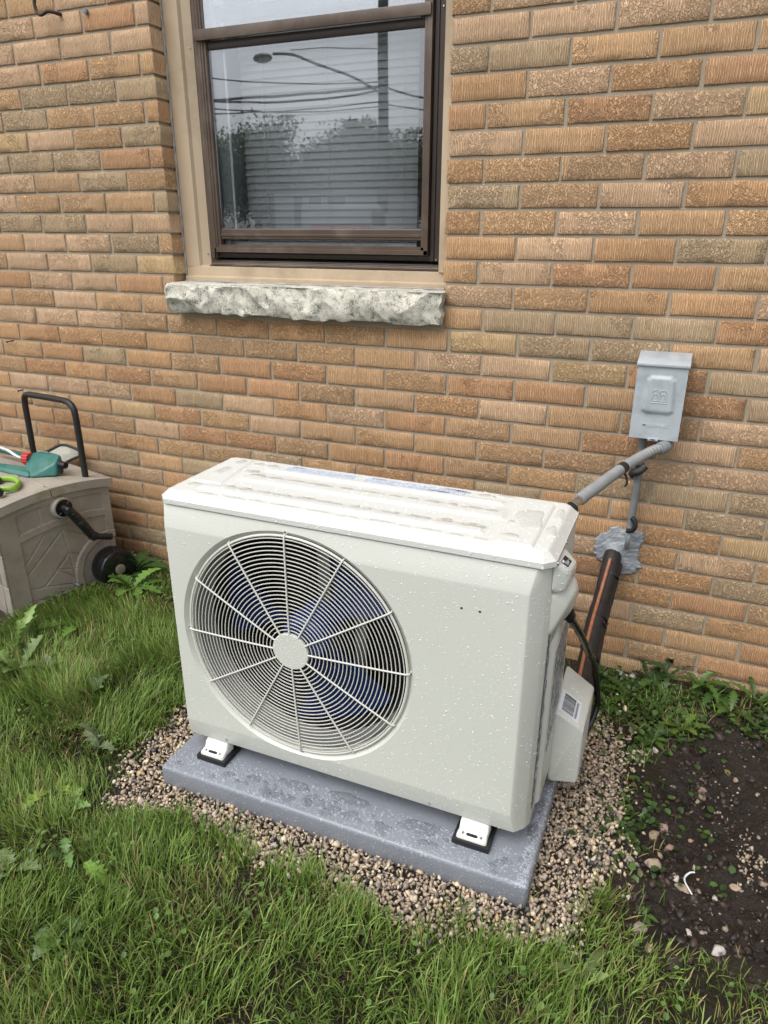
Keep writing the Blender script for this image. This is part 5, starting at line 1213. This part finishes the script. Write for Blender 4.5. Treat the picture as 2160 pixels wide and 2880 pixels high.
for k in range(6):
    p = onbox(.318 - .002 * k, .175 + .010 * k, .5232); q_ = p + Vector((-.004, .008, .0001)); add_tube(bm, [p, q_], .0013, 6)
from_bm('painted_mark', bm, M_WHITE, spb, 40)
gs = thing('lime_hose_tool', 'lime green loop handled hose tool with black knobs on the box lid', 'hose tool', tuple(onbox(.14, .17, .455)))
GL = [(.146, .200, .462), (.160, .188, .463), (.173, .170, .463), (.176, .140, .463), (.163, .100, .463), (.140, .072, .463), (.120, .070, .463), (.100, .090, .463)]
bm = bmesh.new(); add_tube(bm, spline([onbox(*p) for p in GL], .004), .0085, 12, True, 1.3); from_bm('loop_handle', bm, M_LIME, gs, 50)
for p in ((.142, .205, .460), (.086, .080, .460)):
    bm = bmesh.new(); c = onbox(*p); add_tube(bm, [c, c + Vector((.006, -.006, .002)), c + Vector((.018, -.018, .003))], lambda s, t: .012 if t < .1 else .0145, 20); from_bm('knob', bm, M_BLKPL, gs, 40)
# white tray with a black rim behind the handle, leaning on the wall
wp = thing('white_tray', 'off-white panel with thick black rounded rim leaning on the wall behind the sprinkler', 'tray', (.0, -.04, .36))
WPp = [(-.150, -.10, .452), (-.095, -.075, .462), (-.035, -.05, .492), (-.012, -.045, .499), (.012, -.042, .498), (.060, -.040, .486), (.070, -.040, .478), (.068, -.042, .464), (.03, -.05, .446), (-.010, -.06, .425), (-.06, -.08, .405), (-.13, -.10, .40), (-.16, -.11, .42)]
loop = spline(WPp + [WPp[0]], .006)
bm = bmesh.new(); add_tube(bm, loop, .0052, 10, False); from_bm('rim', bm, M_BLACK, wp, 50)
bm = bmesh.new(); A = [bm.verts.new(p) for p in loop[:-1]]; c_ = bm.verts.new(sum(loop[:-1], Vector()) / (len(loop) - 1))
for i in range(len(A)): bm.faces.new((A[i], A[(i + 1) % len(A)], c_))
bmesh.ops.solidify(bm, geom=bm.faces, thickness=.004); from_bm('panel', bm, M_PANEL, wp, 60)

# ------------------------------------------------------------------ what the window reflects: street behind the camera
def refl(az, el, D):
    """a point at azimuth/elevation seen by reflection in the pane (plane y=.085), at horizontal distance D"""
    a = R(az); x = 2.19 + D * math.sin(a); y = -2.02 + D * math.cos(a); return Vector((x, .17 - y, 1.289 + D * math.tan(R(el)) / 1.0))
M_POLE = simple('weathered_wood_pole', (.075, .068, .062), .8, .25, 6); M_LAMP = simple('street_lamp_metal', (.16, .17, .165), .5, .1, 10)
M_BARK = simple('bark', (.06, .05, .04), .9, .3, 10)
up = thing('utility_pole', 'thick wooden utility pole with cables, reflected in the window', 'utility pole', tuple(refl(-23, 0, 36).xy) + (0,))
b0 = refl(-23.05, 0, 36); 
tube('pole', [(b0.x, b0.y, -.2), (b0.x + .05, b0.y, 6), (b0.x, b0.y, 13.5)], lambda s, t: .26 - .05 * t, M_POLE, up, 16, .8)
la = [refl(-23.3, 8.9, 35.8), refl(-25.0, 9.7, 35), refl(-27.7, 10.5, 34.2), refl(-29.2, 11.0, 33.8), refl(-30.6, 11.0, 33.6)]
tube('lamp_arm', la, .055, M_LAMP, up, 8, .3); tube('lamp_stay', [refl(-23.3, 11.4, 35.8), refl(-26.5, 11.45, 34.6), refl(-29.4, 11.25, 33.8)], .022, M_LAMP, up, 6, .5)
lh = refl(-31.3, 10.75, 33.5); bm = bmesh.new(); bmesh.ops.create_uvsphere(bm, u_segments=16, v_segments=8, radius=1, matrix=Matrix.Translation(lh) @ Matrix.Diagonal((.42, .30, .17, 1))); from_bm('lamp_head', bm, M_LAMP, up, 60)
def wire(az0, el0, az1, el1, D, sag, r, lb):
    a, b = refl(az0, el0, D + 1), refl(az1, el1, D); P = [a.lerp(b, i / 16) - Vector((0, 0, sag * 4 * (i / 16) * (1 - i / 16))) for i in range(17)]
    tag(tube('overhead_cable', P, r, M_POLE, seg=5, raw=True), lb, 'cable', 'overhead cables')
wire(-45, 10.5, -23.3, 9.5, 36, .5, .030, 'overhead cable crossing highest in the reflection')
wire(-45, 9.4, -23.3, 9.0, 36, .8, .045, 'thick overhead cable crossing the middle of the reflection')
wire(-44, 7.7, -23.3, 9.2, 36, .2, .055, 'overhead cable rising from lower left to the pole in the reflection')
wire(-45, 8.9, -23.3, 8.0, 36, .6, .028, 'thin overhead cable just under the thick one in the reflection')
wire(-45, 7.2, -23.3, 8.3, 36, .3, .028, 'lowest overhead cable in the reflection')
wire(-23.0, 9.3, -12, 10.4, 36, .9, .045, 'overhead cable looping away right of the pole')
wire(-23.0, 8.2, -12, 8.0, 36, .3, .03, 'overhead cable running level right of the pole')
LT = np.array([[-.5, -.25, 0], [.5, -.25, .1], [.5, .25, 0], [-.5, .25, .1]]); LF = np.array([[0, 1, 2, 3]])
def tree(az, el, D, wd, label, seed, c=(.12, .165, .075), n=20000):
    st = np.random.RandomState(seed); b = refl(az, 0, D); H = 1.289 + D * math.tan(R(el)); tr = thing('tree', label, 'tree', (b.x, b.y, 0), 'street trees')
    bm = bmesh.new(); add_tube(bm, [Vector((b.x, b.y, -.3)), Vector((b.x + .1, b.y, H * .35)), Vector((b.x, b.y, H * .7))], lambda s, t: .32 - .22 * t, 8)
    for k in range(6):
        a = k * 1.05; add_tube(bm, [Vector((b.x, b.y, H * (.25 + .05 * k))), Vector((b.x + wd * .35 * math.cos(a), b.y + wd * .35 * math.sin(a), H * (.45 + .06 * k)))], lambda s, t: .12 - .08 * t, 6)
    from_bm('trunk', bm, M_BARK, tr, 60)
    nc = 34; cc = st.randn(nc, 3); cc /= np.linalg.norm(cc, axis=1)[:, None]; cc *= st.uniform(.35, 1, (nc, 1)) * np.array([wd * .42, wd * .42, H * .36]); cc += np.array([b.x, b.y, H * .58])
    k = st.randint(0, nc, n); p = cc[k] + st.randn(n, 3) * np.array([wd * .10, wd * .10, H * .075]); p[:, 2] = np.minimum(p[:, 2], H); p[:, 2] = np.maximum(p[:, 2], .5)
    V, F = rep(LT, LF, rand_rot(n, st) * st.uniform(.10, .24, n)[:, None, None], p)
    C = np.array(c) * st.uniform(.5, 1.6, (n, 1)) * (st.uniform(.7, 1.3, nc)[k])[:, None]
    np_mesh('crown', V, F, M_LEAF, tr, cols=np.repeat(C, 4, 0))
tree(-32.3, 7.4, 50, 7.2, 'tall rounded tree reflected at the left of the window', 1)
tree(-36.6, 6.0, 54, 8, 'tree at the left edge of the reflection', 2); tree(-29.8, 5.0, 58, 6, 'lower tree filling the dip between the tall trees in the reflection', 3)
tree(-27.0, 6.4, 50, 6, 'tree in the centre of the reflection', 4); tree(-24.3, 7.0, 48, 6.4, 'tree behind the utility pole in the reflection', 5); tree(-20.9, 6.7, 48, 6.5, 'tree at the right edge of the reflection', 6)
tree(-43, 6.5, 54, 10, 'far tree beyond the left end of the street', 7); tree(-14, 7.0, 50, 9, 'far tree beyond the right end of the street', 8)
M_SIDING = simple('white_siding', (.55, .56, .56), .6, .05, 3)
sb = thing('storefront', 'low white storefront building across the street, reflected in the window', 'building', tuple(refl(-25.5, 0, 41).xy) + (0,))
c0, c1 = refl(-31.0, 0, 41), refl(-20.3, 0, 41); dv = (c1 - c0); dv.z = 0; Lb = dv.length; Mb = Matrix.Translation((c0.x, c0.y, 0)) @ Matrix.Rotation(math.atan2(dv.y, dv.x), 4, 'Z')
sgn = 1 if (Mb @ Vector((0, 1, 0))).y > c0.y else -1
def sbx(nm, x0, x1, y0, y1, z0, z1, m, bev=.01): return box(nm, x0, x1, min(y0 * -sgn, y1 * -sgn), max(y0 * -sgn, y1 * -sgn), z0, z1, m, sb, bev, 1, Mb)
sbx('wall', 0, Lb, 0, 5, -.1, 3.0, M_SIDING); sbx('roof', -.3, Lb + .3, -.3, 5.3, 3.0, 3.18, M_LAMP)
for a, b in ((.12, .20), (.22, .33), (.35, .50)): sbx('window_frame', Lb * a, Lb * b, -.04, .0, 2.1 - .9, 2.95, M_WHITE); sbx('shop_glass', Lb * a + .08, Lb * b - .08, -.07, -.04, 1.3, 2.85, M_NAVY)
van = thing('white_van', 'white van with a red stripe parked across the street, reflected low in the window', 'van', tuple(refl(-25.2, 0, 33).xy) + (0,))
c0, c1 = refl(-29.0, 0, 33), refl(-21.9, 0, 33); dv = (c1 - c0); dv.z = 0; Mv = Matrix.Translation((c0.x, c0.y, 0)) @ Matrix.Rotation(math.atan2(dv.y, dv.x), 4, 'Z'); Lv = dv.length
bm = hull_bm([Mv @ Vector(p) for p in [(0, -1, .4), (0, 1, .4), (0, -1, 2.2), (0, 1, 2.2), (Lv * .8, -1, 2.2), (Lv * .8, 1, 2.2), (Lv, -1, 1.2), (Lv, 1, 1.2), (Lv, -1, .4), (Lv, 1, .4)]], .08, 3); from_bm('body', bm, M_SIDING, van, 40)
for yy in (-1.02, .99):
    box('stripe', .4, Lv * .7, yy, yy + .03, 1.1, 1.45, M_RED, van, .005, 1, Mv)
    box('side_window', Lv * .72, Lv * .86, yy, yy + .03, 1.4, 1.95, M_BLKPL, van, .005, 1, Mv)
    for xx in (.9, Lv - .9):
        bm = bmesh.new(); add_tube(bm, [Mv @ Vector((xx, yy - .05, .35)), Mv @ Vector((xx, yy + .12, .35))], .35, 24); from_bm('wheel', bm, M_BLACK, van, 40)

# ------------------------------------------------------------------ rain drops
def dome(seg, rings, hr):
    V = [(0, 0, hr)]; F = []
    for i in range(1, rings + 1):
        a = i / rings * math.pi / 2; V += [(math.sin(a) * math.cos(2 * math.pi * k / seg), math.sin(a) * math.sin(2 * math.pi * k / seg), hr * math.cos(a)) for k in range(seg)]
    for k in range(seg): F.append((0, 1 + k, 1 + (k + 1) % seg, 0))
    for i in range(rings - 1):
        for k in range(seg): a = 1 + i * seg; F.append((a + k, a + seg + k, a + seg + (k + 1) % seg, a + (k + 1) % seg))
    V = np.array(V); tri = [(f[0], f[1], f[2]) for f in F if f[0] == f[3]]
    for f in F:
        if f[0] != f[3]: tri += [(f[0], f[1], f[2]), (f[0], f[2], f[3])]
    return V, np.array(tri)
def drops(name, label, sources, seed, rings=2, seg=8, mt=None):
    """sources: list of (bvh, sampler(st)->origin, direction, n, (rmin, rmax, sigma), flat, stretch)"""
    st = np.random.RandomState(seed); tv, tf = dome(seg, rings, 1.0); Ms, Ts = [], []
    for bvh, samp, dr, n, (r0, r1, med), fl, stretch in sources:
        dr = Vector(dr).normalized()
        for _ in range(n):
            hit = bvh.ray_cast(Vector(samp(st)), dr)
            if hit[0] is None: continue
            nrm = hit[1]; 
            if nrm.dot(dr) > -.05: continue
            r = min(r1, max(r0, float(st.lognormal(math.log(med), .42))))
            a = Vector((0, 0, 1)) if abs(nrm.z) < .8 else Vector((1, 0, 0)); Tn = (a - nrm * a.dot(nrm)).normalized(); Bn = nrm.cross(Tn)
            sx = r * st.uniform(1, stretch); ang = 0 if abs(nrm.z) < .8 else st.uniform(0, 3.1)
            A = Tn * math.cos(ang) + Bn * math.sin(ang); Bq = nrm.cross(A)
            Ms.append([[A.x * sx, Bq.x * r, nrm.x * r * fl], [A.y * sx, Bq.y * r, nrm.y * r * fl], [A.z * sx, Bq.z * r, nrm.z * r * fl]]); Ts.append(hit[0] + nrm * .00005)
    V, F = rep(tv, tf, np.array(Ms), np.array([t[:] for t in Ts])); return tag(np_mesh(name, V, F, mt or M_BEAD, smooth=180), label, 'water drops', None, 'stuff')
bc_, bl_, bp_ = bvh_of(case), bvh_of(lido), BVHTree.FromPolygons([v.co.copy() for v in pad.data.vertices], [list(p.vertices) for p in pad.data.polygons])
def sfront(st):
    while True:
        x = st.uniform(1.165, 2.027); z = st.uniform(.102, .72)
        if math.hypot(x - FC[0], z - FC[1]) > RR + .001 and (vn(np.array([x]), np.array([z * .25]), .012, 3)[0] > .35 or z < .2 or z > .6): return (x, -.95, z)
def slidf(st): return (st.uniform(LX0 + .01, LX1 - .01), -.95, st.uniform(.727, .748))
slid = lambda st: (st.uniform(LX0 + .002, LX1 - .002), st.uniform(LY0 + .001, LY1 - .002), .9)
sside = lambda st: (2.2, st.uniform(-.84, -.58), st.uniform(.11, .735))
spad = lambda st: (st.uniform(PADX[0], PADX[1]), st.uniform(-.958, -.86) if st.rand() < .85 else st.uniform(-.86, -.50), .09)
spadr = lambda st: (st.uniform(2.03, PADX[1]), st.uniform(-.95, -.60), .09)
spadf = lambda st: (st.uniform(PADX[0], PADX[1]), -1.1, st.uniform(.012, .05))
def badge_s(st):
    a = st.uniform(0, 6.28); r = .042 * math.sqrt(st.rand()); return (FC[0] + r * math.cos(a), -.95, FC[1] + r * math.sin(a))
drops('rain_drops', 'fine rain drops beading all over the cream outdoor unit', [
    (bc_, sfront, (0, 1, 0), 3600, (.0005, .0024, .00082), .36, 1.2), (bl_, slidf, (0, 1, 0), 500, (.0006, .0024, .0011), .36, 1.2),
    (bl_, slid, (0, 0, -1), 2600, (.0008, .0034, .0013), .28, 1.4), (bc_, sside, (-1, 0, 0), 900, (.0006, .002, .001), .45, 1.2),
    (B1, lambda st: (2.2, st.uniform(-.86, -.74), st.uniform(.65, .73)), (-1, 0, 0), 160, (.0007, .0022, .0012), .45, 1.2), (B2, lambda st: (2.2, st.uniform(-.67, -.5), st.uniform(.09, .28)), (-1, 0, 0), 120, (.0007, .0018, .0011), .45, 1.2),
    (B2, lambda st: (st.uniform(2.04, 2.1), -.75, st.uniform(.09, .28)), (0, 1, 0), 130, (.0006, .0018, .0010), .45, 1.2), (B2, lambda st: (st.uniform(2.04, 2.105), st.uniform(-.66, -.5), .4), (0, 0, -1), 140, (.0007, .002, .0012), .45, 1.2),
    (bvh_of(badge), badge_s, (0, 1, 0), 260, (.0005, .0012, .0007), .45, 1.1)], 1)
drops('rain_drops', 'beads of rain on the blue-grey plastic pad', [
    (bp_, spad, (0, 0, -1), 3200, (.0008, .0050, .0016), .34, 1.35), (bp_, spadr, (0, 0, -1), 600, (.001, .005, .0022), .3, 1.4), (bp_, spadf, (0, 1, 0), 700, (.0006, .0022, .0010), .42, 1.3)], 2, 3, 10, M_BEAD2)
# flat puddles: thin lens sheets
def puddles(name, label, spots, bvh, seed, th_=.0011):
    st = np.random.RandomState(seed); VV, FF = [], []; o = 0
    for x, y, a, b, rot in spots:
        N_ = 40; ph = st.uniform(0, 6, 4); am = st.uniform(.02, .10, 4)
        rr = [1 + sum(am[k] * math.sin((k + 2) * t_ + ph[k]) for k in range(4)) for t_ in np.linspace(0, 2 * math.pi, N_, endpoint=False)]
        V = []; 
        for s_, h in ((1.0, .0), (.985, .35), (.95, .70), (.88, .95), (.5, 1.0)):
            for k in range(N_):
                t_ = 2 * math.pi * k / N_; px, py = a * rr[k] * s_ * math.cos(t_), b * rr[k] * s_ * math.sin(t_); X_ = x + px * math.cos(rot) - py * math.sin(rot); Y_ = y + px * math.sin(rot) + py * math.cos(rot)
                hit = bvh.ray_cast(Vector((X_, Y_, 1.2)), Vector((0, 0, -1))); zc = hit[0].z if hit[0] is not None else 0; V.append((X_, Y_, zc + .0001 + h * th_))
        V.append((x, y, V[-1][2] + .0)); 
        for i in range(4):
            for k in range(N_): q = i * N_; FF += [(o + q + k, o + q + (k + 1) % N_, o + q + N_ + (k + 1) % N_), (o + q + k, o + q + N_ + (k + 1) % N_, o + q + N_ + k)]
        for k in range(N_): FF.append((o + 4 * N_ + k, o + 4 * N_ + (k + 1) % N_, o + 5 * N_))
        VV += V; o += len(V)
    tag(np_mesh(name, np.array(VV), np.array(FF), M_WATER, smooth=180), label, 'water drops', None, 'stuff')
stp = random.Random(12); spots = []
for y0, x0, x1, bb in ((-.700, 1.30, 1.89, .0105), (-.785, 1.29, 1.88, .0125), (-.838, 1.25, 1.90, .0062)):
    x = x0
    while x < x1:
        a = stp.uniform(.010, .034); spots.append((x + a, y0 + stp.uniform(-.003, .003), a, bb * stp.uniform(.6, 1.1), stp.uniform(-.04, .04))); x += 2 * a + stp.uniform(.004, .018)
spots += [(1.955, -.715, .026, .055, .1), (1.94, -.812, .018, .010, 0), (2.005, -.66, .010, .030, 0), (2.004, -.75, .011, .024, 0), (1.215, -.80, .018, .012, .3), (1.22, -.70, .014, .028, 0), (1.225, -.63, .012, .018, 0), (1.27, -.62, .016, .010, 0), (1.31, -.62, .018, .012, 0), (1.285, -.675, .02, .014, 0), (1.84, -.615, .022, .010, 0), (1.88, -.60, .018, .010, 0), (1.925, -.745, .008, .008, 0)]
puddles('rain_puddles', 'flat puddles of rain standing between the ribs of the unit lid', spots, bl_, 3, .0010)
spots = []
for k in range(46):
    a = stp.uniform(.004, .016); spots.append((stp.uniform(1.17, 2.03), stp.uniform(-.935, -.895), a, a * stp.uniform(.5, .95), stp.uniform(-.5, .5)))
spots += [(1.38, -.90, .020, .012, .1), (1.55, -.905, .030, .016, -.1), (1.72, -.915, .028, .012, 0), (1.80, -.885, .05, .02, .1), (1.62, -.87, .05, .018, 0), (1.48, -.88, .045, .015, 0), (2.035, -.80, .012, .03, 0), (2.04, -.72, .010, .025, 0), (2.035, -.88, .012, .022, 0)]
puddles('rain_puddles', 'irregular flat puddles of rain on the front strip of the pad', spots, bp_, 4, .0008)
bpy.context.view_layer.update()
